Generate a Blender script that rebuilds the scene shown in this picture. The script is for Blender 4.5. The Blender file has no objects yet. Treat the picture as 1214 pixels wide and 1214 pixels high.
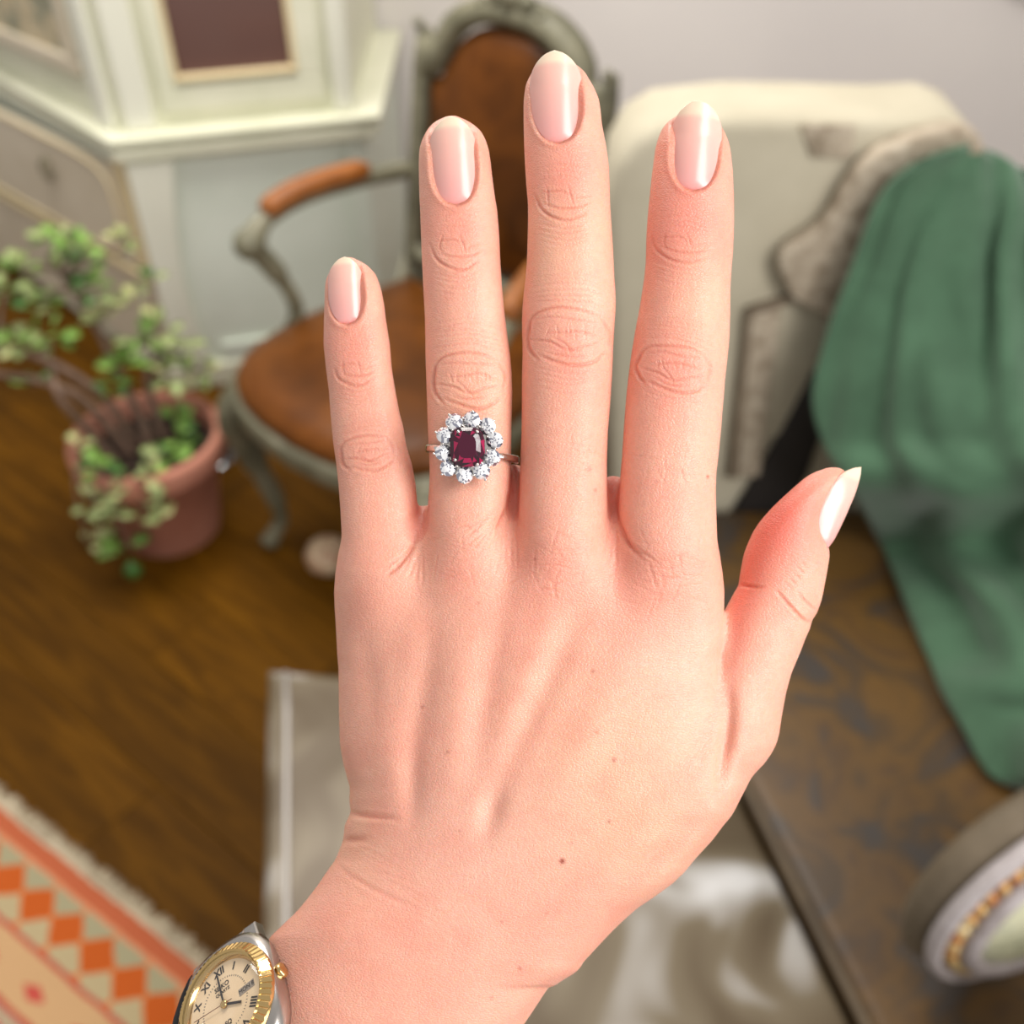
import bpy, bmesh, math, random
import numpy as np
from mathutils import Vector, Matrix, Euler, noise

# ------------------------------------------------------------------ camera, world, lights, exposure
SC = bpy.context.scene
COL = SC.collection
PITCH = math.radians(42)
CAM_H = 1.55
FPX = 1214.0
cam_data = bpy.data.cameras.new('camera')
cam_data.sensor_width = 36; cam_data.sensor_height = 36; cam_data.sensor_fit = 'HORIZONTAL'
cam_data.lens = 36
cam_data.clip_start = .01; cam_data.clip_end = 50
cam_data.dof.use_dof = True
cam_data.dof.focus_distance = .202
cam_data.dof.aperture_fstop = 11.5
cam = bpy.data.objects.new('camera', cam_data); COL.objects.link(cam)
cam.location = (0, 0, CAM_H)
cam.rotation_euler = (math.radians(90) - PITCH, 0, 0)
SC.camera = cam

SC.view_settings.view_transform = 'Standard'
SC.view_settings.look = 'None'
SC.view_settings.gamma = 1
SC.view_settings.use_curve_mapping = False
SC.view_settings.exposure = 0.0
SC.cycles.use_denoising = True
SC.cycles.max_bounces = 10
SC.cycles.transmission_bounces = 8
SC.cycles.caustics_reflective = False
SC.cycles.caustics_refractive = False

world = bpy.data.worlds.new('world'); SC.world = world
world.use_nodes = True
world.node_tree.nodes['Background'].inputs[0].default_value = (1, .975, .945, 1)
world.node_tree.nodes['Background'].inputs[1].default_value = .52

def area(name, loc, target, sx, sy, power, color, roll=0):
    l = bpy.data.lights.new(name, 'AREA'); l.shape = 'RECTANGLE'; l.size = sx; l.size_y = sy
    l.energy = power; l.color = color
    o = bpy.data.objects.new(name, l); COL.objects.link(o)
    o.location = loc
    o.rotation_euler = (Vector(target) - Vector(loc)).to_track_quat('-Z', 'Y').to_euler()
    return o
# tall window to the right of and behind the photographer
area('window_daylight', (1.30, -.62, 2.15), (0, .3, 1.2), .74, 2.3, 50, (1, .96, .93))
area('background_fill', (-.6, 1.8, 2.66), (-.6, 1.9, 0), 1.5, .9, 58, (1, .955, .89))  # added overhead fill, no known lamp there; brightens the cabinet and wall

# ------------------------------------------------------------------ helpers
RX = Vector((1, 0, 0)); RF = Vector((0, math.cos(PITCH), -math.sin(PITCH))); RU = Vector((0, math.sin(PITCH), math.cos(PITCH)))
CAM = Vector((0, 0, CAM_H))
def ray(px, py): return RF + RX * ((px - 607) / FPX) + RU * ((607 - py) / FPX)
def onz(px, py, z):
    d = ray(px, py); return CAM + d * ((z - CAM_H) / d.z)
def onplane(px, py, P, N):
    d = ray(px, py); return CAM + d * ((Vector(P) - CAM).dot(Vector(N)) / d.dot(Vector(N)))

def lin(c):
    return tuple(((x / 12.92) if x <= .04045 else ((x + .055) / 1.055) ** 2.4) for x in [v / 255 for v in c])
def rgba(c): return (*lin(c), 1)

class NT:
    def __init__(s, m): s.t = m.node_tree; s.n = s.t.nodes; s.l = s.t.links
    def add(s, kind, **kw):
        n = s.n.new(kind)
        for k, v in kw.items():
            if k.startswith('i_'): n.inputs[k[2:].replace('_', ' ')].default_value = v
            else: setattr(n, k, v)
        return n
    def link(s, a, b): s.l.new(a, b)

def mat(name, color, rough=.6, metal=0, **kw):
    m = bpy.data.materials.new(name); m.use_nodes = True
    b = m.node_tree.nodes['Principled BSDF']
    b.inputs['Base Color'].default_value = rgba(color)
    b.inputs['Roughness'].default_value = rough
    b.inputs['Metallic'].default_value = metal
    for k, v in kw.items(): b.inputs[k.replace('_', ' ')].default_value = v
    return m

def ramp_mat(name, stops, scale=5, detail=6, rough=.6, metal=0, bump=.2, distort=0., coords='Object', stretch=(1, 1, 1), tex='NOISE', nrough=.6, bumpdist=.01, rnd=0.):
    """principled material whose colour runs through stops over a noise"""
    m = mat(name, (128, 128, 128), rough, metal); t = NT(m); b = t.n['Principled BSDF']
    tc = t.add('ShaderNodeTexCoord'); mp = t.add('ShaderNodeMapping'); mp.inputs['Scale'].default_value = stretch
    t.link(tc.outputs[coords], mp.inputs['Vector'])
    vec = mp.outputs[0]
    if rnd:
        oi = t.add('ShaderNodeObjectInfo'); ad = t.add('ShaderNodeVectorMath', operation='ADD'); sc = t.add('ShaderNodeMath', operation='MULTIPLY')
        sc.inputs[1].default_value = 37.
        t.link(oi.outputs['Random'], sc.inputs[0]); t.link(vec, ad.inputs[0]); t.link(sc.outputs[0], ad.inputs[1]); vec = ad.outputs[0]
    no = t.add('ShaderNodeTexNoise'); no.inputs['Scale'].default_value = scale; no.inputs['Detail'].default_value = detail
    no.inputs['Roughness'].default_value = nrough; no.inputs['Distortion'].default_value = distort
    t.link(vec, no.inputs['Vector'])
    cr = t.add('ShaderNodeValToRGB'); e = cr.color_ramp.elements
    while len(e) < len(stops): e.new(.5)
    for i, (p, c) in enumerate(stops): e[i].position = p; e[i].color = rgba(c)
    t.link(no.outputs['Fac'], cr.inputs[0])
    out = cr.outputs[0]
    if rnd:
        hs = t.add('ShaderNodeHueSaturation'); mr = t.add('ShaderNodeMapRange'); mr.inputs['To Min'].default_value = 1 - rnd; mr.inputs['To Max'].default_value = 1 + rnd
        t.link(oi.outputs['Random'], mr.inputs['Value']); t.link(mr.outputs[0], hs.inputs['Value']); t.link(out, hs.inputs['Color']); out = hs.outputs[0]
    t.link(out, b.inputs['Base Color'])
    if bump:
        bp = t.add('ShaderNodeBump'); bp.inputs['Strength'].default_value = bump; bp.inputs['Distance'].default_value = bumpdist
        t.link(no.outputs['Fac'], bp.inputs['Height']); t.link(bp.outputs[0], b.inputs['Normal'])
    return m

def setp(o, label=None, cat=None, group=None, kind=None):
    if label: o['label'] = label
    if cat: o['category'] = cat
    if group: o['group'] = group
    if kind: o['kind'] = kind
    return o
def empty(name, loc, label, cat, rz=0, group=None):
    o = bpy.data.objects.new(name, None); COL.objects.link(o); o.location = loc; o.rotation_euler = (0, 0, rz)
    o.empty_display_size = .02
    return setp(o, label, cat, group)
def link_mesh(name, me, parent=None, m=None, smooth=False, loc=None):
    if m is not None and not me.materials: me.materials.append(m)
    if smooth: me.polygons.foreach_set('use_smooth', [True] * len(me.polygons))
    o = bpy.data.objects.new(name, me); COL.objects.link(o)
    if parent: o.parent = parent
    if loc is not None: o.location = loc
    return o
def pydata(name, v, f, m=None, parent=None, smooth=False, loc=None):
    me = bpy.data.meshes.new(name); me.from_pydata([tuple(x) for x in v], [], [tuple(x) for x in f]); me.update()
    return link_mesh(name, me, parent, m, smooth, loc)
def bm_obj(name, bm, m=None, parent=None, smooth=False, loc=None):
    bmesh.ops.recalc_face_normals(bm, faces=bm.faces)
    me = bpy.data.meshes.new(name); bm.to_mesh(me); bm.free()
    return link_mesh(name, me, parent, m, smooth, loc)
def add_obox(bm, o, ax, ay, az, bevel=0, seg=2):
    """box with corner o and edge vectors ax, ay, az"""
    o = Vector(o); ax = Vector(ax); ay = Vector(ay); az = Vector(az)
    vs = [bm.verts.new(o + ax * i + ay * j + az * k) for i in (0, 1) for j in (0, 1) for k in (0, 1)]
    fs = [bm.faces.new([vs[i] for i in q]) for q in ((0, 1, 3, 2), (4, 6, 7, 5), (0, 4, 5, 1), (2, 3, 7, 6), (0, 2, 6, 4), (1, 5, 7, 3))]
    if bevel:
        es = list({e for f in fs for e in f.edges})
        bmesh.ops.bevel(bm, geom=es, offset=bevel, segments=seg, affect='EDGES', profile=.5)
def add_box(bm, a, b, bevel=0, seg=2):
    a = Vector(a); b = Vector(b); d = b - a
    add_obox(bm, a, (d.x, 0, 0), (0, d.y, 0), (0, 0, d.z), bevel, seg)
def add_prism(bm, poly, dvec, bevel=0, seg=2):
    """extrude a 3-D polygon along dvec"""
    dvec = Vector(dvec)
    a = [bm.verts.new(Vector(p)) for p in poly]; b = [bm.verts.new(Vector(p) + dvec) for p in poly]
    n = len(a)
    fs = [bm.faces.new(a), bm.faces.new(b[::-1])]
    fs += [bm.faces.new((a[i], a[(i + 1) % n], b[(i + 1) % n], b[i])) for i in range(n)]
    bmesh.ops.recalc_face_normals(bm, faces=fs)
    if bevel:
        es = list({e for f in fs[:2] for e in f.edges})
        bmesh.ops.bevel(bm, geom=es, offset=bevel, segments=seg, affect='EDGES', profile=.5)
def add_tube(bm, pts, radii, seg=10, flat=None, cap=True):
    """tube along pts; radii a number or list; flat=(normal vector, ratio) squashes it"""
    pts = [Vector(p) for p in pts]; n = len(pts)
    if not hasattr(radii, '__len__'): radii = [radii] * n
    rings = []; up = None
    for i, p in enumerate(pts):
        t = (pts[min(i + 1, n - 1)] - pts[max(i - 1, 0)]).normalized()
        if up is None:
            up = Vector((0, 0, 1)) if abs(t.z) < .9 else Vector((1, 0, 0))
        a = t.cross(up).normalized(); up2 = a.cross(t).normalized(); up = up2
        ring = []
        for k in range(seg):
            th = 2 * math.pi * k / seg
            ring.append(bm.verts.new(p + (a * math.cos(th) + up2 * math.sin(th)) * radii[i]))
        rings.append(ring)
    for i in range(n - 1):
        for k in range(seg):
            bm.faces.new((rings[i][k], rings[i][(k + 1) % seg], rings[i + 1][(k + 1) % seg], rings[i + 1][k]))
    if cap:
        bm.faces.new(rings[0][::-1]); bm.faces.new(rings[-1])
def lathe_mesh(bm, prof, seg=32, M=None, closed=False):
    rings = []
    for r, z in prof:
        rings.append([bm.verts.new((r * math.cos(2 * math.pi * k / seg), r * math.sin(2 * math.pi * k / seg), z)) for k in range(seg)])
    n = len(prof)
    for i in range(n - 1 if not closed else n):
        j = (i + 1) % n
        for k in range(seg):
            bm.faces.new((rings[i][k], rings[i][(k + 1) % seg], rings[j][(k + 1) % seg], rings[j][k]))
    if not closed:
        if prof[0][0] > 1e-6: bm.faces.new(rings[0][::-1])
        if prof[-1][0] > 1e-6: bm.faces.new(rings[-1])
    if M is not None:
        for rg in rings:
            for v in rg: v.co = M @ v.co
def spline(pts, n=8):
    """Catmull-Rom through pts"""
    P = [Vector(p) for p in pts]; P = [P[0] * 2 - P[1]] + P + [P[-1] * 2 - P[-2]]
    out = []
    for i in range(1, len(P) - 2):
        for k in range(n):
            t = k / n
            out.append(.5 * ((2 * P[i]) + (P[i + 1] - P[i - 1]) * t + (2 * P[i - 1] - 5 * P[i] + 4 * P[i + 1] - P[i + 2]) * t * t + (3 * P[i] - P[i - 1] - 3 * P[i + 1] + P[i + 2]) * t ** 3))
    out.append(P[-2]); return out
rng = random.Random(7)
# ------------------------------------------------------------------ room shell
m_wall = ramp_mat('painted_plaster', [(.3, (224, 219, 216)), (.7, (231, 226, 222))], scale=2, rough=.85, bump=.03)
WALL_Y = 2.95
bm = bmesh.new(); add_box(bm, (-2.6, WALL_Y, 0), (2.2, WALL_Y + 1.0, 2.7)); w = bm_obj('wall_back', bm, m_wall); setp(w, kind='structure')
bm = bmesh.new(); add_box(bm, (1.95, -1.2, 0), (2.05, WALL_Y, .9)); add_box(bm, (1.95, .6, .9), (2.05, WALL_Y, 2.7)); w = bm_obj('wall_right', bm, m_wall); setp(w, kind='structure')
m_trimw = mat('white_gloss_trim', (225, 222, 214), .45)
bm = bmesh.new(); add_box(bm, (-2.6, WALL_Y - .018, 0), (1.95, WALL_Y, .12), .004); o = bm_obj('baseboard_back', bm, m_trimw); setp(o, kind='structure')

m_sub = mat('sub_floor', (40, 24, 10), .9)
bm = bmesh.new(); add_box(bm, (-2.6, -1.2, -.06), (2.0, WALL_Y, -.014)); floor = bm_obj('floor', bm, m_sub); setp(floor, kind='structure')
m_oak = ramp_mat('dark_oiled_oak', [(.25, (62, 37, 1)), (.5, (84, 52, 2)), (.62, (99, 63, 4)), (.8, (73, 44, 2))], scale=9, detail=8, rough=.6, bump=.12, distort=1.3, stretch=(.35, 3.2, 1), rnd=.16, bumpdist=.002)
m_oak.node_tree.nodes['Principled BSDF'].inputs['Specular IOR Level'].default_value = .08
pd = Vector((.779, -.627, 0)).normalized(); pn = Vector((.627, .779, 0)).normalized()
PW, PLn = .165, 1.25
bm = bmesh.new(); add_box(bm, (-PLn / 2 + .0005, -PW / 2 + .0005, -.016), (PLn / 2 - .0005, PW / 2 - .0005, 0), (.001), 1)
bmesh.ops.recalc_face_normals(bm, faces=bm.faces)
plank_me = bpy.data.meshes.new('plank'); bm.to_mesh(plank_me); bm.free(); plank_me.materials.append(m_oak)
ang = math.atan2(pd.y, pd.x)
org = onz(59, 817, 0)
for j in range(-14, 16):
    off = ((j * 7) % 5) / 5 * PLn + (.21 if j % 2 else 0)
    for i in range(-6, 5):
        c = org + pn * ((j + .5) * PW) + pd * (i * PLn + off)
        if -2.9 < c.x < 1.5 and -.2 < c.y < WALL_Y + .4:
            o = bpy.data.objects.new('plank', plank_me); COL.objects.link(o); o.parent = floor
            o.location = (c.x, c.y, 0); o.rotation_euler = (0, 0, ang)

# dark picture frame whose lower corner shows at the upper right
m_darkf = ramp_mat('dark_walnut_frame', [(.3, (48, 40, 34)), (.7, (70, 58, 48))], scale=30, rough=.5, bump=.1)
c = onplane(1180, 0, (0, WALL_Y, 0), (0, 1, 0)); c2 = onplane(1214, 9, (0, WALL_Y, 0), (0, 1, 0))
pf = empty('picture_frame', (c.x + .3, WALL_Y - .02, c.z), 'dark picture frame whose lower edge shows at the top right corner', 'picture frame')
bm = bmesh.new()
for a, b in (((-.3, -.012, 0), (.3, .018, .045)), ((-.3, -.012, .405), (.3, .018, .45)), ((-.3, -.012, .045), (-.255, .018, .405)), ((.255, -.012, .045), (.3, .018, .405))):
    add_box(bm, a, b, .004)
bm_obj('frame', bm, m_darkf, pf)
pf.rotation_euler = (0, math.radians(7), 0)
bm = bmesh.new(); add_box(bm, (-.255, .002, .045), (.255, .012, .405)); bm_obj('panel', bm, mat('dusty_print', (150, 140, 125), .6), pf)

# ------------------------------------------------------------------ kilim rug
rp = onz(0, 950, 0); rq = onz(235, 1140, 0)
rd = (rq - rp).normalized(); rn = Vector((rd.y, -rd.x, 0))
if rn.y > 0: rn = -rn
m_rug = mat('kilim_wool', (128, 128, 128), .95); t = NT(m_rug); b = t.n['Principled BSDF']
tc = t.add('ShaderNodeTexCoord'); sx = t.add('ShaderNodeSeparateXYZ')
# slight wobble of the woven lines
nz = t.add('ShaderNodeTexNoise'); nz.inputs['Scale'].default_value = 60; nz.inputs['Detail'].default_value = 2
vm = t.add('ShaderNodeVectorMath', operation='MULTIPLY_ADD'); vm.inputs[1].default_value = (.006, .006, 0); 
t.link(tc.outputs['Object'], nz.inputs['Vector']); t.link(nz.outputs['Color'], vm.inputs[0]); t.link(tc.outputs['Object'], vm.inputs[2])
t.link(vm.outputs[0], sx.inputs[0])
def M(op, a, b=None, c=None):
    n = t.add('ShaderNodeMath', operation=op)
    for i, v in enumerate((a, b, c)):
        if v is None: continue
        if isinstance(v, (int, float)): n.inputs[i].default_value = v
        else: t.link(v, n.inputs[i])
    return n.outputs[0]
X = sx.outputs[0]; Y = sx.outputs[1]          # X along the edge, Y into the rug
PER = .0725
def tri(v, per, ph=0.):                      # 0..1 triangle wave
    return M('PINGPONG', M('DIVIDE', M('ADD', v, ph), per / 2), 1.)
d1 = M('ADD', tri(X, PER), M('DIVIDE', M('ABSOLUTE', M('SUBTRACT', Y, .085)), .034))     # diamonds of row 1
diam = M('LESS_THAN', d1, .98)
d2 = M('ADD', tri(X, PER, PER / 2), M('DIVIDE', M('ABSOLUTE', M('SUBTRACT', Y, .052)), .030))
diam2 = M('LESS_THAN', d2, .98)
d2b = M('ADD', tri(X, PER, PER / 2), M('DIVIDE', M('ABSOLUTE', M('SUBTRACT', Y, .118)), .030))
diam3 = M('LESS_THAN', d2b, .98)
d4 = M('ADD', tri(X, .11), M('DIVIDE', M('ABSOLUTE', M('SUBTRACT', Y, .175)), .028)); fl1 = M('LESS_THAN', d4, .45)
d5 = M('ADD', tri(X, .16), M('DIVIDE', M('ABSOLUTE', M('SUBTRACT', Y, .265)), .055)); fl2 = M('LESS_THAN', d5, .7); fl3 = M('LESS_THAN', d5, .3)
def band(lo, hi): return M('MULTIPLY', M('GREATER_THAN', Y, lo), M('LESS_THAN', Y, hi))
def mixc(fac, prev, col):
    n = t.add('ShaderNodeMix', data_type='RGBA'); n.inputs['B'].default_value = rgba(col)
    n.inputs[7].default_value = rgba(col)
    t.link(fac, n.inputs[0])
    if isinstance(prev, tuple): n.inputs[6].default_value = rgba(prev)
    else: t.link(prev, n.inputs[6])
    return n.outputs[2]
c_ = mixc(band(-1, .012), (172, 158, 128), (205, 190, 162))
c_ = mixc(band(.012, .040), c_, (180, 92, 56))
c_ = mixc(band(.040, .046), c_, (206, 138, 98))
in1 = band(.046, .128)
c_ = mixc(M('MULTIPLY', in1, diam2), c_, (158, 150, 118))
c_ = mixc(M('MULTIPLY', in1, M('SUBTRACT', 1, M('MAXIMUM', diam2, M('MAXIMUM', diam, diam3)))), c_, (204, 118, 62))
c_ = mixc(M('MULTIPLY', in1, diam3), c_, (178, 160, 122))
c_ = mixc(M('MULTIPLY', in1, diam), c_, (186, 84, 16))
c_ = mixc(band(.128, .136), c_, (176, 74, 58))
c_ = mixc(band(.136, .205), c_, (196, 156, 112))
c_ = mixc(M('MULTIPLY', band(.136, .205), fl1), c_, (188, 74, 62))
c_ = mixc(band(.205, .214), c_, (176, 74, 58))
c_ = mixc(band(.214, .325), c_, (172, 152, 124))
c_ = mixc(M('MULTIPLY', band(.214, .325), fl2), c_, (190, 70, 66))
c_ = mixc(M('MULTIPLY', band(.214, .325), fl3), c_, (222, 120, 90))
c_ = mixc(band(.325, .36), c_, (200, 96, 60))
t.link(c_, b.inputs['Base Color'])
wv = t.add('ShaderNodeTexWave'); wv.inputs['Scale'].default_value = 90; wv.inputs['Distortion'].default_value = 1; wv.bands_direction = 'Y'
t.link(tc.outputs['Object'], wv.inputs['Vector']); bp = t.add('ShaderNodeBump'); bp.inputs['Strength'].default_value = .4; bp.inputs['Distance'].default_value = .002
t.link(wv.outputs['Fac'], bp.inputs['Height']); t.link(bp.outputs[0], b.inputs['Normal'])
rug = empty('rug', rp, 'orange kilim rug with diamonds and cream edge on the wooden floor', 'rug')
rug.rotation_euler = (0, 0, math.atan2(rd.y, rd.x))
# local x = rd; local -y = into the rug. mesh uses y flipped so that object Y grows into the rug
rug.scale = (1, -1, 1)
bm = bmesh.new()
nx, ny = 60, 30
g = [[bm.verts.new((-.9 + 1.5 * i / nx, .0 + 1.0 * j / ny, .006 + .0025 * math.sin(i * .9 + j * .7))) for j in range(ny + 1)] for i in range(nx + 1)]
for i in range(nx):
    for j in range(ny): bm.faces.new((g[i][j], g[i + 1][j], g[i + 1][j + 1], g[i][j + 1]))
r_ = bmesh.ops.extrude_face_region(bm, geom=list(bm.faces)); 
for v in [v for v in r_['geom'] if isinstance(v, bmesh.types.BMVert)]: v.co.z = .0008
bm_obj('woven_field', bm, m_rug, rug, True)
m_fringe = ramp_mat('cream_cotton_fringe', [(.3, (176, 158, 128)), (.7, (222, 208, 182))], scale=80, rough=.95, bump=.3)
bm = bmesh.new()
for i in range(470):
    x = -.88 + i * .0031
    L = .012 + .012 * rng.random(); a = (rng.random() - .5) * .9
    add_tube(bm, [(x, .004, .006), (x + a * L * .4, -L * .5, .007), (x + a * L, -L, .003)], [.0017, .0016, .0009], 5)
o = bm_obj('fringe', bm, m_fringe, rug, True); setp(o, 'ragged cream edge fringe', kind='stuff')

# ------------------------------------------------------------------ painted corner cabinet
C0 = Vector((-.86, 2.21, 0)); r_d = Vector((.967, .255, 0)); l_d = Vector((-.75, .66, 0))
nr = Vector((.255, -.967, 0)); nl = Vector((-.66, -.75, 0))
m_cream = ramp_mat('cream_painted_wood', [(.3, (216, 217, 192)), (.7, (232, 231, 210))], scale=6, rough=.5, bump=.05)
m_mint = ramp_mat('pale_mint_painted_panel', [(.3, (216, 224, 210)), (.7, (232, 238, 226))], scale=3, rough=.5, bump=.04)
m_beige = ramp_mat('faded_beige_painted_panel', [(.3, (204, 192, 168)), (.7, (222, 211, 190))], scale=5, rough=.6, bump=.05)
m_pilw = mat('white_painted_moulding', (228, 228, 212), .5)
m_gold = mat('old_gilt_line', (224, 206, 164), .45)
m_glassb = mat('dusky_cabinet_glass', (104, 78, 72), .15)
cab = empty('cabinet', C0, 'cream and mint painted corner cabinet with glazed door and gilt mouldings behind the plant', 'cabinet')
def fb(bm, d, n, s0, s1, z0, z1, dep, base=0., bevel=.003):
    """box on a cabinet face: s along d, z up, sticking out dep from base along n"""
    o = d * s0 + n * base + Vector((0, 0, z0))
    add_obox(bm, o, d * (s1 - s0), n * dep, Vector((0, 0, z1 - z0)), bevel)
WR, WL = .535, .98
bkr = Vector((r_d * WR) + Vector((.02, .0, 0))); bkr.y = WALL_Y - .02 - C0.y
bkl = Vector(l_d * .98); bkl.y = WALL_Y - .02 - C0.y
poly = [Vector((0, 0, 0)), r_d * WR, bkr, bkl]
bm = bmesh.new(); add_prism(bm, [p + Vector((0, 0, .06)) for p in poly], (0, 0, .545)); bm_obj('body', bm, m_mint, cab)
cen = Vector((-.15, .22, 0))
def poly_off(k): # outset of the plan
    a = r_d * WR + r_d * k + nr * k; c0 = (nr + nl).normalized() * k * 1.12; l = l_d * .98 + nl * k
    b2 = Vector((a.x, WALL_Y - .02 - C0.y, 0)); b3 = Vector((l.x, WALL_Y - .02 - C0.y, 0)); return [c0, a, b2, b3]
bm = bmesh.new()
for k, z0, z1 in ((.012, .605, .618), (.030, .618, .642), (.020, .642, .656), (.036, .656, .668)):
    add_prism(bm, [p + Vector((0, 0, z0)) for p in poly_off(k)], (0, 0, z1 - z0), .003)
o = bm_obj('waist_moulding', bm, m_cream, cab); o['label'] = 'stepped cream waist moulding'
ipoly = [p * 1 for p in poly_off(-.02)]
bm = bmesh.new(); add_prism(bm, [p + Vector((0, 0, .668)) for p in ipoly], (0, 0, .95)); bm_obj('upper_body', bm, m_cream, cab)
# glazed door on the right face
bb = -.02
bm = bmesh.new()
fb(bm, r_d, nr, .105, .46, .70, .755, .016, bb); fb(bm, r_d, nr, .105, .145, .755, 1.55, .016, bb); fb(bm, r_d, nr, .40, .46, .755, 1.55, .016, bb); fb(bm, r_d, nr, .105, .46, 1.5, 1.56, .016, bb)
door = bm_obj('door', bm, m_cream, cab)
bm = bmesh.new(); fb(bm, r_d, nr, .145, .40, .762, 1.5, .006, bb); bm_obj('glass_pane', bm, m_glassb, door)
bm = bmesh.new()
for a in ((.140, .405, .765, .777), (.140, .152, .777, 1.5), (.393, .405, .777, 1.5)): fb(bm, r_d, nr, *a, .022, bb, .004)
bm_obj('gilt_bead', bm, m_gold, door)
bm = bmesh.new(); fb(bm, r_d, nr, .02, .085, .668, 1.6, .022, bb, .008); fb(bm, r_d, nr, .475, .52, .668, 1.6, .022, bb, .008)
fb(bm, l_d, nl, .02, .08, .668, 1.6, .022, bb, .008); bm_obj('stile', bm, m_pilw, cab)
# painted panel on the upper left face
m_paint = ramp_mat('faded_floral_painting', [(.3, (120, 118, 92)), (.42, (150, 150, 128)), (.5, (196, 180, 146)), (.62, (204, 190, 158)), (.8, (110, 130, 128))], scale=14, detail=3, rough=.6, bump=.03)
bm = bmesh.new(); fb(bm, l_d, nl, .14, .80, .80, 1.5, .010, bb); bm_obj('painted_panel', bm, m_paint, cab)
bm = bmesh.new()
for a in ((.10, .84, .765, .80), (.10, .14, .80, 1.5)): fb(bm, l_d, nl, *a, .020, bb, .006)
bm_obj('panel_frame', bm, m_beige, cab)
# lower right face: pilaster and sunk panel frame
bm = bmesh.new()
pl = []
for i in range(13):
    z = .06 + .545 * i / 12; wdt = .105 - .028 * math.sin(math.pi * i / 12) - .02 * (1 - i / 12)
    pl.append((wdt, z))
poly2 = [Vector((0, 0, .06)) + nr * 0] + [r_d * w_ + Vector((0, 0, z)) for w_, z in pl] + [Vector((0, 0, .605))]
add_prism(bm, poly2, nr * .022, .004); bm_obj('pilaster', bm, m_pilw, cab)
bm = bmesh.new(); fb(bm, r_d, nr, .49, .535, .06, .605, .012); fb(bm, r_d, nr, .12, .49, .06, .12, .012); bm_obj('panel_frame', bm, m_mint, cab)
# left face: drawer with ring pull, gilt line
bm = bmesh.new(); fb(bm, l_d, nl, .055, .86, .335, .590, .014, 0, .006); dr = bm_obj('drawer', bm, m_beige, cab)
bm = bmesh.new()
zc, sc_ = .4625, .455
pts = []
for i in range(40):
    a = 2 * math.pi * i / 40; ca, sa = math.cos(a), math.sin(a)
    e = .35
    pts.append(l_d * (sc_ + .385 * math.copysign(abs(ca) ** e, ca)) + nl * .015 + Vector((0, 0, zc + .118 * math.copysign(abs(sa) ** e, sa))))
add_tube(bm, pts + [pts[0]], .0045, 6, cap=False); bm_obj('gilt_line', bm, m_gold, dr, True)
m_brass = mat('dull_aged_metal', (150, 142, 118), .45, .7)
bm = bmesh.new(); cpos = l_d * .358 + nl * .016 + Vector((0, 0, .512))
Mh = Matrix.Translation(cpos) @ nl.to_track_quat('Z', 'Y').to_matrix().to_4x4()
lathe_mesh(bm, [(.001, .004), (.011, .004), (.015, .001), (.015, -.002)], 16, Mh)
lathe_mesh(bm, [(.005, .012), (.003, .006), (.003, 0)], 10, Mh)
pts = [cpos + l_d * (.021 * math.cos(a)) + nl * .008 + Vector((0, 0, -.020 + .023 * math.sin(a))) for a in [2 * math.pi * i / 20 for i in range(21)]]
add_tube(bm, pts, .0042, 8, cap=False); bm_obj('ring_pull', bm, m_brass, dr, True)
bm = bmesh.new(); fb(bm, l_d, nl, .0, .98, .305, .325, .018, 0, .005); fb(bm, l_d, nl, .0, .05, .325, .605, .012, 0, .004); bm_obj('rail', bm, m_gold, cab)
bm = bmesh.new(); fb(bm, l_d, nl, .0, .98, .06, .30, .008, 0, .003); bm_obj('lower_panel', bm, m_beige, cab)
bm = bmesh.new(); add_prism(bm, [p for p in poly_off(.018)], (0, 0, .065), .006); bm_obj('plinth', bm, m_cream, cab)
# ------------------------------------------------------------------ carved armchair with brown leather
m_frame = ramp_mat('grey_green_painted_carved_wood', [(.3, (88, 86, 66)), (.6, (124, 120, 98)), (.8, (148, 144, 124))], scale=18, rough=.55, bump=.15)
m_leath = ramp_mat('worn_tan_leather', [(.25, (52, 26, 4)), (.45, (86, 46, 8)), (.6, (108, 60, 14)), (.8, (62, 32, 6))], scale=7, detail=7, rough=.42, bump=.1, distort=.6)
m_leath.node_tree.nodes['Principled BSDF'].inputs['Specular IOR Level'].default_value = .2
m_leatho = ramp_mat('orange_leather_pad', [(.35, (128, 70, 14)), (.7, (160, 94, 28))], scale=40, rough=.5, bump=.15)
FX, FY = -.64, -.77
chair = empty('armchair', (-.045, 1.83, 0), 'carved grey-green painted armchair with brown leather seat and arched back', 'armchair', rz=math.atan2(FY, FX) + math.pi / 2)
# local frame: -y faces the sitter's front, +x = image right side of the back
def L(s, f, z): return (s, -f, z)           # s across, f forward, z up
def backpt(s, z):                            # back leans a little
    return Vector((s, .16 * (z - .5), z))
def arch(s, w=.222):
    """top of the back outline at across-position s"""
    a = abs(s)
    if a > .185: return .905 + .0 * a
    return .905 + .125 * max(0, 1 - (a / .185) ** 2.2) ** .5
outer = [(-.225, .50), (-.225, .905), (-.217, .955), (-.205, .912), (-.185, .905)]
outer += [(-.185 + .37 * i / 22, arch(-.185 + .37 * i / 22)) for i in range(1, 22)]
outer += [(.185, .905), (.205, .912), (.217, .955), (.225, .905), (.225, .50)]
inner = [(-.188, .54), (-.188, .872), (-.165, .874)] + [(-.15 + .30 * i / 18, .874 + .112 * max(0, 1 - (abs(-.15 + .30 * i / 18) / .152) ** 2.3) ** .5) for i in range(1, 18)] + [(.165, .874), (.188, .872), (.188, .54)]
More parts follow.
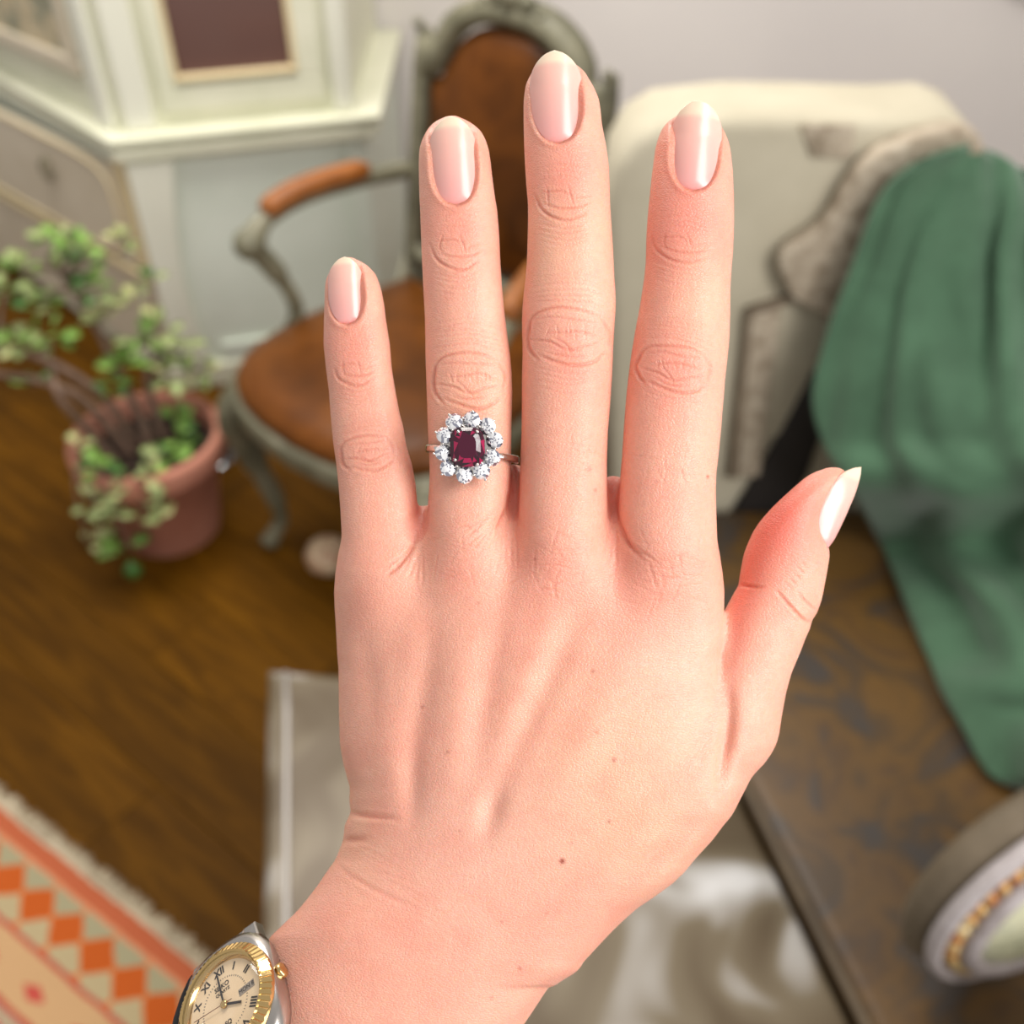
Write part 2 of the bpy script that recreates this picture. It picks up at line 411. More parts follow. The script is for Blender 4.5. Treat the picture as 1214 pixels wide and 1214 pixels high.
# frame = outer ring minus inner: build as quads strip between resampled loops
def resample(pts, n):
    P = [Vector((p[0], p[1])) for p in pts]; P.append(P[0]); d = [0]
    for i in range(1, len(P)): d.append(d[-1] + (P[i] - P[i - 1]).length)
    out = []
    for k in range(n):
        t = d[-1] * k / n; j = max(i for i in range(len(d)) if d[i] <= t + 1e-9); j = min(j, len(P) - 2)
        out.append(P[j].lerp(P[j + 1], (t - d[j]) / max(1e-9, d[j + 1] - d[j])))
    return out
N = 120
A = [Vector(p) for p in outer]; 
ri = resample(inner, N)
def ray_to_outer(c, q):
    d = (q - c); best = None
    for i in range(len(A)):
        p, r = A[i], A[(i + 1) % len(A)]; e = r - p; den = d.x * e.y - d.y * e.x
        if abs(den) < 1e-12: continue
        tt = ((p.x - c.x) * e.y - (p.y - c.y) * e.x) / den; uu = ((p.x - c.x) * d.y - (p.y - c.y) * d.x) / den
        if tt > 0 and -1e-6 <= uu <= 1 + 1e-6: best = tt if best is None else max(best, tt)
    return c + d * (best or 1.1)
cc = Vector((0, .72)); ro = [ray_to_outer(cc, q) for q in ri]
bm = bmesh.new(); rows = []
for q_in, q_out in zip(ri, ro):
    rr = []
    for k, dy in ((0, .012), (0, -.014), (.3, -.026), (.7, -.026), (1, -.012), (1, .018)):
        q = q_in.lerp(q_out, k); p = backpt(q.x, q.y); p.y += dy; rr.append(bm.verts.new(p))
    rows.append(rr)
for i in range(N):
    a_, b_ = rows[i], rows[(i + 1) % N]
    for k in range(6): bm.faces.new((a_[k], b_[k], b_[(k + 1) % 6], a_[(k + 1) % 6]))
# crest carving
for s_, z_, r__ in ((0, 1.035, .024), (-.035, 1.028, .017), (.035, 1.028, .017), (-.065, 1.016, .012), (.065, 1.016, .012), (-.216, .955, .010), (.216, .955, .010)):
    p = backpt(s_, z_); p.y -= .014
    bmesh.ops.create_uvsphere(bm, u_segments=10, v_segments=8, radius=r__, matrix=Matrix.Translation(p))
bm_obj('back_frame', bm, m_frame, chair, True)
bm = bmesh.new()
cp = [(p.x, p.y) for p in resample(inner, 60)]
ctr = bm.verts.new(backpt(0, .72) + Vector((0, -.034, 0))); prev = None; rings = []
for k, dy in ((.98, 0), (.92, -.014), (.75, -.024), (.4, -.032)):
    rings.append([bm.verts.new(backpt(x * k, .72 + (z - .72) * k) + Vector((0, dy, 0))) for x, z in cp])
for a_, b_ in zip(rings, rings[1:]):
    for i in range(60): bm.faces.new((a_[i], a_[(i + 1) % 60], b_[(i + 1) % 60], b_[i]))
for i in range(60): bm.faces.new((rings[-1][i], rings[-1][(i + 1) % 60], ctr))
bk = [bm.verts.new(backpt(x * .98, .72 + (z - .72) * .98) + Vector((0, .012, 0))) for x, z in cp]
for i in range(60): bm.faces.new((rings[0][i], bk[i], bk[(i + 1) % 60], rings[0][(i + 1) % 60]))
bm.faces.new(bk)
bm_obj('backrest', bm, m_leath, chair, True)
bm = bmesh.new()
for s_ in (-1, 1):
    bm = bmesh.new(); add_tube(bm, [backpt(s_ * .205, .52), L(s_ * .205, .0, .44), L(s_ * .205, -.03, .36)], [.02, .022, .022], 8); bm_obj('back_post', bm, m_frame, chair, True)
# seat
def seat_out(f):                            # half width at forward distance f
    return .225 + .055 * min(1, max(0, f / .25)) if f < .34 else .28 * max(0, 1 - ((f - .34) / .21) ** 2.6) ** .42
so = []
fs = [0, .06, .13, .2, .27, .34, .40, .44, .48, .51, .53, .545]
so = [(-seat_out(f), f) for f in fs] + [(0, .552)] + [(seat_out(f), f) for f in fs[::-1]]
bm = bmesh.new(); add_prism(bm, [L(s_, f, .385) for s_, f in so], (0, 0, .05), .01); bm_obj('seat_rail_or_shade', bm, m_frame, chair, True)
bm = bmesh.new(); rings = []
for k, z in ((.955, .432), (.97, .45), (.93, .468), (.8, .482), (.45, .49)):
    rings.append([bm.verts.new(L(s_ * k, .27 + (f - .27) * k, z)) for s_, f in so])
n_ = len(so)
for a_, b_ in zip(rings, rings[1:]):
    for i in range(n_): bm.faces.new((a_[i], a_[(i + 1) % n_], b_[(i + 1) % n_], b_[i]))
bm.faces.new(rings[-1])
bm_obj('seat', bm, m_leath, chair, True)
# legs
for s_ in (-1, 1):
    bm = bmesh.new(); add_tube(bm, spline([L(s_ * .235, .44, .41), L(s_ * .262, .475, .33), L(s_ * .235, .46, .2), L(s_ * .215, .445, .08), L(s_ * .232, .475, .012)], 6), [.034] * 4 + [.036] * 4 + [.028] * 4 + [.021] * 5 + [.016] * 4 + [.017] * 3 + [.024], 10)
    bm_obj('leg', bm, m_frame, chair, True)
    bm = bmesh.new(); add_tube(bm, spline([L(s_ * .2, .02, .41), L(s_ * .2, .0, .25), L(s_ * .205, -.05, .1), L(s_ * .21, -.09, .008)], 5), [.024] * 8 + [.019] * 8, 10)
    bm_obj('leg', bm, m_frame, chair, True)
    # arm: rail from the back, pad, scroll, curved support
    arm = spline([backpt(s_ * .215, .69) + Vector((0, -.01, 0)), Vector(L(s_ * .245, .10, .70)), Vector(L(s_ * .275, .22, .698)), Vector(L(s_ * .292, .30, .675)), Vector(L(s_ * .29, .345, .645))], 6)
    bm = bmesh.new(); add_tube(bm, arm, [.017] * (len(arm) - 6) + [.019, .021, .023, .025, .026, .024], 10)
    bmesh.ops.create_uvsphere(bm, u_segments=12, v_segments=10, radius=.031, matrix=Matrix.Translation(L(s_ * .29, .345, .645)))
    add_tube(bm, spline([L(s_ * .288, .34, .64), L(s_ * .272, .30, .56), L(s_ * .262, .285, .48), L(s_ * .275, .34, .41)], 6), [.021] * 6 + [.015] * 12 + [.022], 10)
    bm_obj('armrest', bm, m_frame, chair, True)
    bm = bmesh.new(); pad = arm[5:19]
    add_tube(bm, [p + Vector((0, 0, .016)) for p in pad], [.014] + [.0215] * (len(pad) - 2) + [.014], 12)
    o = bm_obj('arm_pad', bm, m_leatho, chair, True); o['label'] = 'orange leather arm pad'

# small things on the floor by the chair
m_shell = ramp_mat('pink_cream_glaze', [(.35, (172, 120, 88)), (.6, (214, 190, 158))], scale=30, rough=.4, bump=.1)
p = onz(390, 672, 0)
bm = bmesh.new(); lathe_mesh(bm, [(.001, 0), (.030, .002), (.044, .018), (.047, .036), (.040, .056), (.022, .070), (.001, .075)], 20)
o = bm_obj('ornament', bm, m_shell, None, True, loc=p); setp(o, 'small rounded pink and cream ornament on the floor under the leather chair', 'ornament')
m_clear = mat('clear_glass', (235, 240, 242), .05, 0, Transmission_Weight=1.0, IOR=1.45)
p = onz(262, 545, 0)
bm = bmesh.new(); lathe_mesh(bm, [(.001, .003), (.030, .003), (.034, .01), (.034, .075), (.026, .09), (.026, .10), (.022, .10), (.022, .088), (.030, .074), (.030, .012), (.001, .008)], 20)
o = bm_obj('glass_jar', bm, m_clear, None, True, loc=p); setp(o, 'small clear glass jar on the floor behind the terracotta pot', 'jar')

# ------------------------------------------------------------------ cream armchair with carved trim and brown brocade seat
m_creamf = ramp_mat('cream_upholstery', [(.3, (178, 170, 148)), (.7, (194, 186, 164))], scale=8, rough=.85, bump=.05)
m_carve = ramp_mat('taupe_patterned_braid', [(.35, (142, 128, 108)), (.5, (170, 156, 136)), (.65, (190, 178, 158))], scale=45, detail=3, rough=.8, bump=.3, bumpdist=.004)
m_taupe = ramp_mat('taupe_edge_binding', [(.4, (116, 102, 84)), (.7, (134, 120, 100))], scale=30, rough=.7, bump=.2)
m_broc = ramp_mat('brown_gold_brocade', [(.36, (60, 52, 46)), (.46, (74, 54, 28)), (.54, (94, 66, 24)), (.62, (80, 56, 26)), (.72, (62, 52, 44))], scale=6.5, detail=3, rough=.5, bump=.12, distort=1.4)
YB = 1.24
wing = empty('wing_chair', (.55, .85, 0), 'large cream armchair with patterned taupe braid and brown gold brocade seat', 'armchair')
def wp(p): return Vector(p) - Vector((.55, .85, 0))
def bp_(px, py, y=YB): return wp(onplane(px, py, (0, y, 0), (0, 1, 0)))
ob = [(722, 640), (722, 400), (720, 260), (728, 205), (750, 168), (785, 148), (870, 139), (960, 140), (1060, 143), (1120, 140), (1150, 150), (1175, 190), (1190, 260), (1190, 640)]
bm = bmesh.new(); add_prism(bm, [bp_(*q) for q in ob], (0, .14, 0), .02, 3); bm_obj('backrest', bm, m_creamf, wing, True)
m_blk_ = mat('gap_shade', (36, 32, 30), .6)
def strip(name, up, lo, th, m, y=YB, bevel=.006):
    if len(up) > 3:
        up = [(p.x, p.y) for p in spline([(a, b, 0) for a, b in up], 5)]; lo = [(p.x, p.y) for p in spline([(a, b, 0) for a, b in lo], 5)]
    bm = bmesh.new(); add_prism(bm, [bp_(*q, y) for q in up] + [bp_(*q, y) for q in lo[::-1]], (0, -th, 0), bevel); return bm_obj(name, bm, m, wing, True)
o = strip('braid_band', [(1160, 168), (1150, 148), (1123, 140), (1068, 155), (1013, 186), (971, 252), (920, 292), (933, 342)],
      [(1120, 200), (1110, 190), (1095, 186), (1062, 224), (1030, 275), (1013, 313), (998, 345), (988, 372)], .03, m_carve, bevel=.008); o['label'] = 'taupe patterned woven band'
strip('braid_patch', [(950, 146), (1013, 146)], [(962, 184), (1008, 186)], .006, m_carve, bevel=.002)
strip('inner_panel', [(937, 352), (990, 366), (960, 440)], [(918, 355), (905, 520), (935, 505)], .008, m_creamf, bevel=.002)
strip('braid_strip', [(890, 366), (925, 356)], [(872, 560), (900, 560)], .012, m_carve, bevel=.003)
strip('edge_binding', [(884, 362), (891, 362)], [(862, 560), (873, 560)], .016, m_taupe, bevel=.002)
strip('edge_binding', [(884, 362), (935, 347)], [(884, 368), (935, 354)], .016, m_taupe, bevel=.002)
o = strip('seat_rail_or_shade', [(962, 436), (912, 530), (862, 612)], [(986, 470), (955, 560), (925, 612)], .012, m_blk_, bevel=.003); o['label'] = 'dark strip painted for the shaded gap below the braid'  # black strip put in for the shaded gap between back and throw
# seat cushion and base
A1 = onz(885, 920, .45); B1 = onz(1032, 1214, .45); dd = (B1 - A1).normalized()
B2 = A1 + dd * .75
sp = [wp((.30, 1.235, 0)), wp((A1.x - .012, A1.y + .02, 0)), wp((B2.x, B2.y, 0)), wp((.90, B2.y - .02, 0)), wp((.90, 1.235, 0))]
bm = bmesh.new(); add_prism(bm, [p + Vector((0, 0, .33)) for p in sp], (0, 0, .12), .022, 3); bm_obj('seat_cushion', bm, m_broc, wing, True)
# piping along the cushion's edge
m_pipe = ramp_mat('dark_brown_piping', [(.4, (78, 64, 46)), (.7, (96, 80, 58))], scale=30, rough=.6, bump=.1)
bm = bmesh.new(); add_tube(bm, [p + Vector((0, 0, .447)) for p in (sp[0], sp[1].lerp(sp[2], 0), sp[1].lerp(sp[2], .5), sp[2])], .008, 8); bm_obj('piping', bm, m_pipe, wing, True)
m_blk = mat('dark_painted_base', (32, 28, 26), .6)
bm = bmesh.new(); add_prism(bm, [(p * .97) + Vector((0, 0, .14)) for p in sp], (0, 0, .19), .01); bm_obj('seat_base', bm, m_blk, wing)
for p in (sp[0], sp[2], sp[3], sp[4]):
    bm = bmesh.new(); q = p * .9; add_tube(bm, [q + Vector((0, 0, .15)), q + Vector((0, 0, 0))], [.028, .018], 8); bm_obj('leg', bm, m_blk, wing)
bm = bmesh.new(); add_box(bm, wp((.77, .32, .14)), wp((.93, 1.25, .60)), .05, 4); bm_obj('arm', bm, m_creamf, wing, True)
bm = bmesh.new(); add_prism(bm, [wp((.60, 1.25, .45)), wp((.50, 1.25, .98)), wp((.56, 1.25, 1.04)), wp((.86, 1.25, 1.04)), wp((.86, .9, .62)), wp((.72, .9, .62)), wp((.68, .95, .45))], (0.02, 0, 0), 0); bm.free()

# green throw over the arm and wing
m_green = ramp_mat('green_wool_throw', [(.3, (56, 86, 62)), (.7, (76, 112, 84))], scale=10, rough=.9, bump=.1)
m_green.node_tree.nodes['Principled BSDF'].inputs['Sheen Weight'].default_value = .3
left = [onplane(1142, 176, (0, 1.19, 0), (0, 1, 0)), onplane(1085, 196, (0, 1.18, 0), (0, 1, 0)), onplane(1042, 235, (0, 1.18, 0), (0, 1, 0)), onplane(1008, 320, (0, 1.17, 0), (0, 1, 0)), onplane(978, 400, (0, 1.16, 0), (0, 1, 0)), onplane(962, 470, (0, 1.14, 0), (0, 1, 0)),
        onplane(975, 525, (0, 1.12, 0), (0, 1, 0)), onplane(1005, 572, (0, 1.08, 0), (0, 1, 0)), onz(1042, 640, .475), onz(1072, 710, .47), onz(1108, 800, .468), onz(1140, 860, .468), onz(1172, 918, .468), onz(1214, 935, .47), onz(1260, 960, .48)]
right = [onplane(1160, 178, (0, 1.24, 0), (0, 1, 0)), onplane(1196, 192, (0, 1.24, 0), (0, 1, 0)), onplane(1232, 212, (0, 1.24, 0), (0, 1, 0)), onplane(1275, 250, (0, 1.22, 0), (0, 1, 0)), onplane(1310, 300, (0, 1.2, 0), (0, 1, 0)), Vector((.84, 1.1, .80)), Vector((.87, 1.02, .74)),
         Vector((.92, .94, .73)), Vector((.95, .86, .71)), Vector((.96, .8, .70)), Vector((.96, .74, .69)), Vector((.96, .68, .69)), Vector((.96, .62, .68)), Vector((.96, .56, .68)), Vector((.96, .5, .68))]
Ls = spline(left, 8); Rs = spline(right, 8); nu = len(Ls); nv = 60
V = []
for i in range(nu):
    for j in range(nv + 1):
        v = j / nv; p = Ls[i].lerp(Rs[i], v); u = i / (nu - 1)
        fade = min(1, u * 4)
        bul = math.sin(math.pi * v) * (.02 + .10 * fade)
        p = p + Vector((-.5, -.35, .6)) * bul * .55
        q_ = Vector((p.x * 2.2 + p.y * 1.1, p.x * .9 - p.z * .6, .3))
        ns = noise.noise(q_ * 3.1) + .5 * noise.noise(q_ * 7.3 + Vector((3, 1, 0)))
        ph = 2 * math.pi * (v * 3.4 + u * 3.0 + 1.1 * ns)
        amp = .034 * min(1, (v + .05) * 5) * (.35 + .65 * fade)
        p = p + Vector((-.5, -.5, .6)) * (amp * math.sin(ph) * (.6 + .8 * noise.noise(q_ * 2 + Vector((9, 0, 0)))) + .6 * amp * ns)
        V.append(p)
Fc = [(i * (nv + 1) + j, i * (nv + 1) + j + 1, (i + 1) * (nv + 1) + j + 1, (i + 1) * (nv + 1) + j) for i in range(nu - 1) for j in range(nv)]
th = pydata('throw_blanket', V, Fc, m_green, None, True)
setp(th, 'green wool throw draped in folds over the side of the cream armchair', 'blanket')
sm = th.modifiers.new('thick', 'SOLIDIFY'); sm.thickness = .006; sm.offset = 0

# ------------------------------------------------------------------ silver bench
m_silver = ramp_mat('pewter_crushed_fabric', [(.42, (88, 74, 54)), (.54, (110, 98, 78)), (.60, (156, 150, 142)), (.70, (204, 202, 200))], scale=5.6, detail=1.6, rough=.4, metal=.15, bump=.3, distort=.8, bumpdist=.01)
bench = empty('bench', (0, .6, 0), 'low bench covered in crushed silver and pewter fabric beneath the hand', 'bench')
def bz(p): return Vector((p.x, p.y - .6, 0))
a0 = onz(316, 788, .45); a1 = onz(309, 1110, .45); a2 = onz(887, 935, .45); a3 = A1 + dd * .33
a3 = Vector((B1.x, B1.y, 0)) + dd * .25; 
ed = (a1 - a0).normalized(); a1x = a0 + ed * .62
top_r = Vector((a0.x + .60, a0.y + .02, 0))
gap = Vector((-.016, -.004, 0))
bp4 = [bz(a0), bz(a1x), bz(a3 + gap), bz(A1 + gap - dd * .0), bz(A1 + gap - dd * .12)]
bm = bmesh.new(); add_prism(bm, [p + Vector((0, 0, .335)) for p in bp4], (0, 0, .112), .016, 3)
bmesh.ops.triangulate(bm, faces=[f for f in bm.faces if len(f.verts) > 4])
bm_obj('seat_pad', bm, m_silver, bench, True)
bm = bmesh.new(); pr = []
for k in range(9): pr.append(bp4[0].lerp(bp4[1], k / 8) + Vector((.028, -.012 * (k == 0), .448)))
add_tube(bm, pr, .004, 8); o = bm_obj('piping', bm, mat('pale_silver_piping', (176, 170, 164), .4, .3), bench, True)
bm = bmesh.new(); add_prism(bm, [p * .97 + Vector((0, 0, .1)) for p in bp4], (0, 0, .235), .008)
bm_obj('base', bm, ramp_mat('pewter_side_fabric', [(.4, (96, 86, 74)), (.6, (124, 114, 100))], scale=8, rough=.5, bump=.1), bench)

for p in (bp4[0], bp4[1], bp4[2], bp4[4]):
    bm = bmesh.new(); q = p * .92; add_tube(bm, [q + Vector((0, 0, .11)), q], [.025, .018], 8); bm_obj('leg', bm, m_blk, bench)

# ------------------------------------------------------------------ round cushions at the lower right
m_lilac = ramp_mat('silvery_lilac_velvet', [(.3, (158, 148, 146)), (.7, (196, 188, 188))], scale=25, rough=.55, bump=.15)
m_tshell = ramp_mat('taupe_velvet', [(.3, (92, 80, 62)), (.7, (126, 112, 92))], scale=12, rough=.7, bump=.1)
m_flor = ramp_mat('cream_green_brocade', [(.3, (150, 158, 128)), (.42, (204, 206, 172)), (.55, (222, 222, 190)), (.66, (176, 184, 168)), (.8, (214, 212, 178))], scale=26, detail=3, rough=.5, bump=.25, distort=1.2, bumpdist=.003)
m_gimp = ramp_mat('gold_orange_gimp', [(.35, (172, 84, 34)), (.5, (206, 170, 106)), (.7, (226, 206, 160))], scale=70, detail=2, rough=.4, metal=.2, bump=.5, bumpdist=.003)
def disc_cushion(name, cpx, cpy, dist, R, tilt_dir, tilt, label, thick):
    c = CAM + ray(cpx, cpy) * dist
    # face normal in the camera's axes then turned to the world
    n = (RX * math.cos(tilt_dir) + RU * math.sin(tilt_dir)) * math.sin(tilt) - RF * math.cos(tilt)
    q = n.normalized().to_track_quat('Z', 'Y')
    e = empty(name, c, label, 'cushion'); e.rotation_mode = 'QUATERNION'; e.rotation_quaternion = q
    def part(nm, prof, m, seg=64):
        bm = bmesh.new(); lathe_mesh(bm, prof, seg); return bm_obj(nm, bm, m, e, True)
    part('floral_panel', [(R * .001, .010), (R * .4, .009), (R * .62, .006), (R * .76, .001), (R * .80, -.004)], m_flor)
    def torus(nm, r0, z0, rr, m, sq=1.):
        prof = [(r0 + rr * math.cos(a), z0 + rr * sq * math.sin(a)) for a in [2 * math.pi * k / 12 for k in range(12)]]
        bm = bmesh.new(); lathe_mesh(bm, prof, 72, closed=True); return bm_obj(nm, bm, m, e, True)
    torus('welt', R * .845, -.002, R * .075, m_lilac)
    # twisted gimp
    bm = bmesh.new(); pts = []; rad = []
    for k in range(241):
        a = 2 * math.pi * k / 240; w_ = .0035 * math.sin(k * 2 * math.pi / 5); pts.append((R * .955 * math.cos(a), R * .955 * math.sin(a), -.012 + w_)); rad.append(R * .05 + .0018 * math.cos(k * 2 * math.pi / 5))
    add_tube(bm, pts, rad, 8, cap=False); bm_obj('gold_gimp', bm, m_gimp, e, True)
    torus('welt', R * 1.03, -.024, R * .05, m_lilac)
    part('side_band', [(R * 1.02, -.02), (R * 1.05, -.035), (R * 1.08, -thick * .5), (R * 1.07, -thick * .75), (R * 1.02, -thick)], m_tshell)
    torus('welt', R * 1.09, -thick * .45, R * .055, m_lilac, 1.3)
    part('back_shell', [(R * 1.02, -thick * .6), (R * 1.16, -thick * .9), (R * 1.2, -thick * 1.3), (R * 1.12, -thick * 1.7), (R * .8, -thick * 1.95), (.001, -thick * 2)], m_tshell)
    return e
disc_cushion('round_cushion', 1268, 1070, .97, .126, math.radians(-60), math.radians(44), 'round cushion with cream floral panel, gold gimp and lilac piping at the lower right', .034)
disc_cushion('round_cushion', 1400, 1310, .86, .080, math.radians(-50), math.radians(30), 'lower round cushion mostly hidden beneath the floral panelled one', .030)

# ------------------------------------------------------------------ potted plant
pot = empty('potted_plant', (-.754, 1.671, 0), 'leafy jade plant with long grey stems in a terracotta pot', 'potted plant')
m_terra = ramp_mat('terracotta', [(.3, (176, 114, 92)), (.6, (194, 132, 110)), (.8, (206, 156, 136))], scale=9, rough=.85, bump=.1)
m_soil = ramp_mat('dark_soil', [(.4, (34, 24, 18)), (.7, (66, 50, 40))], scale=60, rough=1, bump=.8)
bm = bmesh.new(); lathe_mesh(bm, [(.001, .0), (.098, .0), (.104, .006), (.136, .205), (.150, .207), (.155, .214), (.157, .252), (.153, .262), (.143, .264), (.136, .255), (.132, .20), (.100, .02), (.001, .02)], 48)
bm_obj('pot', bm, m_terra, pot, True)
bm = bmesh.new(); bmesh.ops.create_grid(bm, x_segments=28, y_segments=28, size=.134)
for v in list(bm.verts):
    if v.co.xy.length > .1345: bm.verts.remove(v)
    else: v.co.z = .215 + .006 * math.sin(v.co.x * 90) * math.cos(v.co.y * 70) + .004 * rng.random()
bm_obj('soil', bm, m_soil, pot, True)
m_stem = ramp_mat('grey_woody_stem', [(.3, (92, 72, 58)), (.7, (128, 104, 88))], scale=40, rough=.8, bump=.3)
def leaf_mesh(name, m):
    V = []; F = []
    prof = [(0, .06), (.25, .3), (.5, .46), (.75, .44), (.92, .25), (1, .03)]
    for t_, w_ in prof:
        zz = .10 * math.sin(t_ * math.pi) - .12 * t_ * t_
        V += [(-w_, t_, zz + .05), (0, t_, zz), (w_, t_, zz + .05), (0, t_, zz - .07 * math.sin(t_ * math.pi) - .01)]
    for i in range(len(prof) - 1):
        a = i * 4
        for k in range(4): F.append((a + k, a + (k + 1) % 4, a + 4 + (k + 1) % 4, a + 4 + k))
    F.append((0, 3, 2, 1)); e = (len(prof) - 1) * 4; F.append((e, e + 1, e + 2, e + 3))
    me = bpy.data.meshes.new(name); me.from_pydata(V, [], F); me.update(); me.materials.append(m)
    me.polygons.foreach_set('use_smooth', [True] * len(me.polygons)); return me
gm = [mat('bright_green_leaf', (126, 166, 74), .4), mat('sage_green_leaf', (156, 170, 110), .45), mat('deep_green_leaf', (76, 118, 52), .4), mat('yellow_green_leaf', (186, 188, 128), .45)]
for g_ in gm:
    g_.node_tree.nodes['Principled BSDF'].inputs['Subsurface Weight'].default_value = .1
    g_.node_tree.nodes['Principled BSDF'].inputs['Subsurface Radius'].default_value = (.002, .004, .001)
lm = [leaf_mesh('leaf', g_) for g_ in gm]
PO = Vector((-.754, 1.671, 0))
base = Vector((0, 0, .215))
def at(px, py, depth_off=0., z=None):
    """point of the plant seen near (px,py), on the vertical plane through the pot, moved back/forward"""
    return onplane(px, py, (PO.x, PO.y + depth_off, 0), (0, 1, 0)) - PO
tips = [ # px, py, dy, leaf count, size, palette
    (68, 285, .10, 11, .030, (2, 0, 1)), (28, 325, .05, 9, .030, (0, 1)), (100, 318, .12, 10, .030, (2, 1)), (110, 345, .05, 10, .028, (2, 1, 0)), (140, 290, .12, 6, .026, (1, 3)), (180, 335, .14, 5, .022, (1, 2)),
    (20, 405, -.05, 12, .034, (1, 3, 0)), (60, 400, 0, 10, .032, (1, 0)), (5, 350, 0, 8, .03, (1, 2)), (45, 365, .05, 9, .03, (0, 1)), (90, 300, .05, 7, .03, (0, 2)),
    (150, 435, .02, 14, .034, (0, 0, 2)), (190, 395, .10, 12, .034, (0, 1)), (165, 405, .05, 8, .03, (1, 0)), (215, 415, .10, 9, .03, (0, 1)), (135, 455, 0, 9, .028, (0, 2)), (235, 440, .12, 7, .028, (1, 3)), (205, 445, .05, 6, .03, (1, 3)),
    (40, 458, -.08, 6, .026, (2, 0)), (125, 380, .05, 7, .028, (1, 3)), (160, 360, .08, 6, .026, (1, 3))]
cores = {'a': [at(80, 470, -.06), 5], }
stem_ends = []
mains = [spline([base + Vector((-.02, 0, 0)), at(120, 470, -.03), at(50, 425, -.05), at(-30, 405, -.05)], 8),
         spline([base + Vector((-.03, -.02, 0)), at(105, 480, -.06), at(60, 455, -.08), at(-20, 440, -.1)], 8),
         spline([base + Vector((.0, .02, 0)), at(140, 440, .03), at(110, 380, .06), at(70, 320, .09)], 8),
         spline([base + Vector((.02, .03, 0)), at(175, 450, .05), at(190, 410, .09)], 8),
         spline([base + Vector((-.05, -.05, 0)), at(95, 500, -.08), at(70, 470, -.1), at(60, 435, -.05)], 8)]
for i, mp_ in enumerate(mains):
    rr = [.011 - .006 * k / len(mp_) for k in range(len(mp_))]; bmt = bmesh.new(); add_tube(bmt, mp_, rr, 8); bm_obj('stem', bmt, m_stem, pot, True)
    stem_ends += mp_[9:]
nleaf = 0
def cluster(c, n, size, pal, up=Vector((0, -.3, 1))):
    global nleaf
    for k in range(n):
        d = Vector((rng.uniform(-1, 1), rng.uniform(-1, 1), rng.uniform(-.4, 1))).normalized()
        o = bpy.data.objects.new('leaf', lm[rng.choice(pal)]); COL.objects.link(o); o.parent = pot
        o.location = c + d * size * .45
        o.rotation_mode = 'QUATERNION'; o.rotation_quaternion = d.to_track_quat('Y', 'Z')
        s_ = size * rng.uniform(.9, 1.4); o.scale = (s_, s_, s_); nleaf += 1
for px, py, dy, n, s_, pal in tips:
    c = at(px, py, dy)
    near = min(stem_ends, key=lambda q: (q - c).length)
    wood = bmesh.new(); add_tube(wood, spline([near, near.lerp(c, .5) + Vector((0, 0, .012)), c], 4), [.0045] * 5 + [.003] * 4, 6); bm_obj('twig', wood, m_stem, pot, True)
    cluster(c, n, s_, pal)
# leaves growing inside and hanging over the rim
rimr = .15
for (px, py, dz, n, s_, pal, dy) in [(205, 520, 0, 8, .034, (0, 0, 2), .02), (198, 545, 0, 6, .03, (0, 1), -.03), (210, 500, 0, 6, .028, (0,), .03)]:
    c = onz(px, py, .245) - PO; cluster(c, n, s_, pal); wood = bmesh.new(); add_tube(wood, [base + Vector((c.x * .5, c.y * .5, 0)), c], [.004, .003], 6); bm_obj('twig', wood, m_stem, pot, True)
for (px, py, n, s_, pal) in [(120, 560, 7, .03, (1, 0, 2)), (125, 585, 7, .03, (3, 1)), (108, 600, 6, .028, (1, 3)), (172, 612, 7, .034, (3, 1)), (180, 565, 5, .026, (3, 1)), (150, 655, 6, .034, (0, 2)), (105, 645, 3, .02, (3,)), (92, 530, 4, .022, (1, 3)), (140, 600, 5, .026, (3, 1)), (118, 625, 4, .024, (1, 3))]:
    c = onplane(px, py, (PO.x, PO.y - .16, 0), (0, 1, 0)) - PO; cluster(c, n, s_, pal)
    up = Vector((c.x * .9, -.135, .262)); wood = bmesh.new(); add_tube(wood, spline([Vector((c.x * .6, -.06, .22)), up, c], 5), .003, 6); bm_obj('twig', wood, m_stem, pot, True)
add = bmesh.new(); add_tube(add, spline([base, base + Vector((-.004, .0, .02)), base + Vector((.0, .01, .07))], 5), .009, 8); bm_obj('stem', add, m_stem, pot, True)
# ------------------------------------------------------------------ the hand: one continuous surface
# Worked in a local grid of 0.173 mm units (x right, y down, z out of the back of the hand); built as a signed field, meshed, then detailed.
D0 = .21
UN = D0 / FPX
HAND_M = Matrix.Translation(CAM) @ Euler((math.radians(90) - PITCH, 0, 0)).to_matrix().to_4x4() @ Matrix.Translation((0, 0, -D0))
def h2l(x, y, z):
    """grid units -> metres in the hand's own frame (spreads with reach like a real, slightly nearer or further, finger)"""
    k = (D0 - z * UN) / D0
    return (x - 607) * UN * k, (607 - y) * UN * k, z * UN
def h2v(x, y, z): return Vector(h2l(x, y, z))

def dense(rows):
    """rows (y, L, R, cz, tz) -> per-unit-y smoothed arrays"""
    r = np.array(rows, float); y0, y1 = r[0, 0], r[-1, 0]
    ys = np.arange(y0, y1 + 1); cols = [np.interp(ys, r[:, 0], r[:, k]) for k in range(1, r.shape[1])]
    out = []
    for k_, c in enumerate(cols):
        w = 4 if k_ < 2 else 12
        pad = np.pad(c, w, mode='reflect', reflect_type='odd'); ker = np.hanning(2 * w + 1); ker /= ker.sum()
        out.append(np.convolve(pad, ker, mode='valid'))
    return ys, out

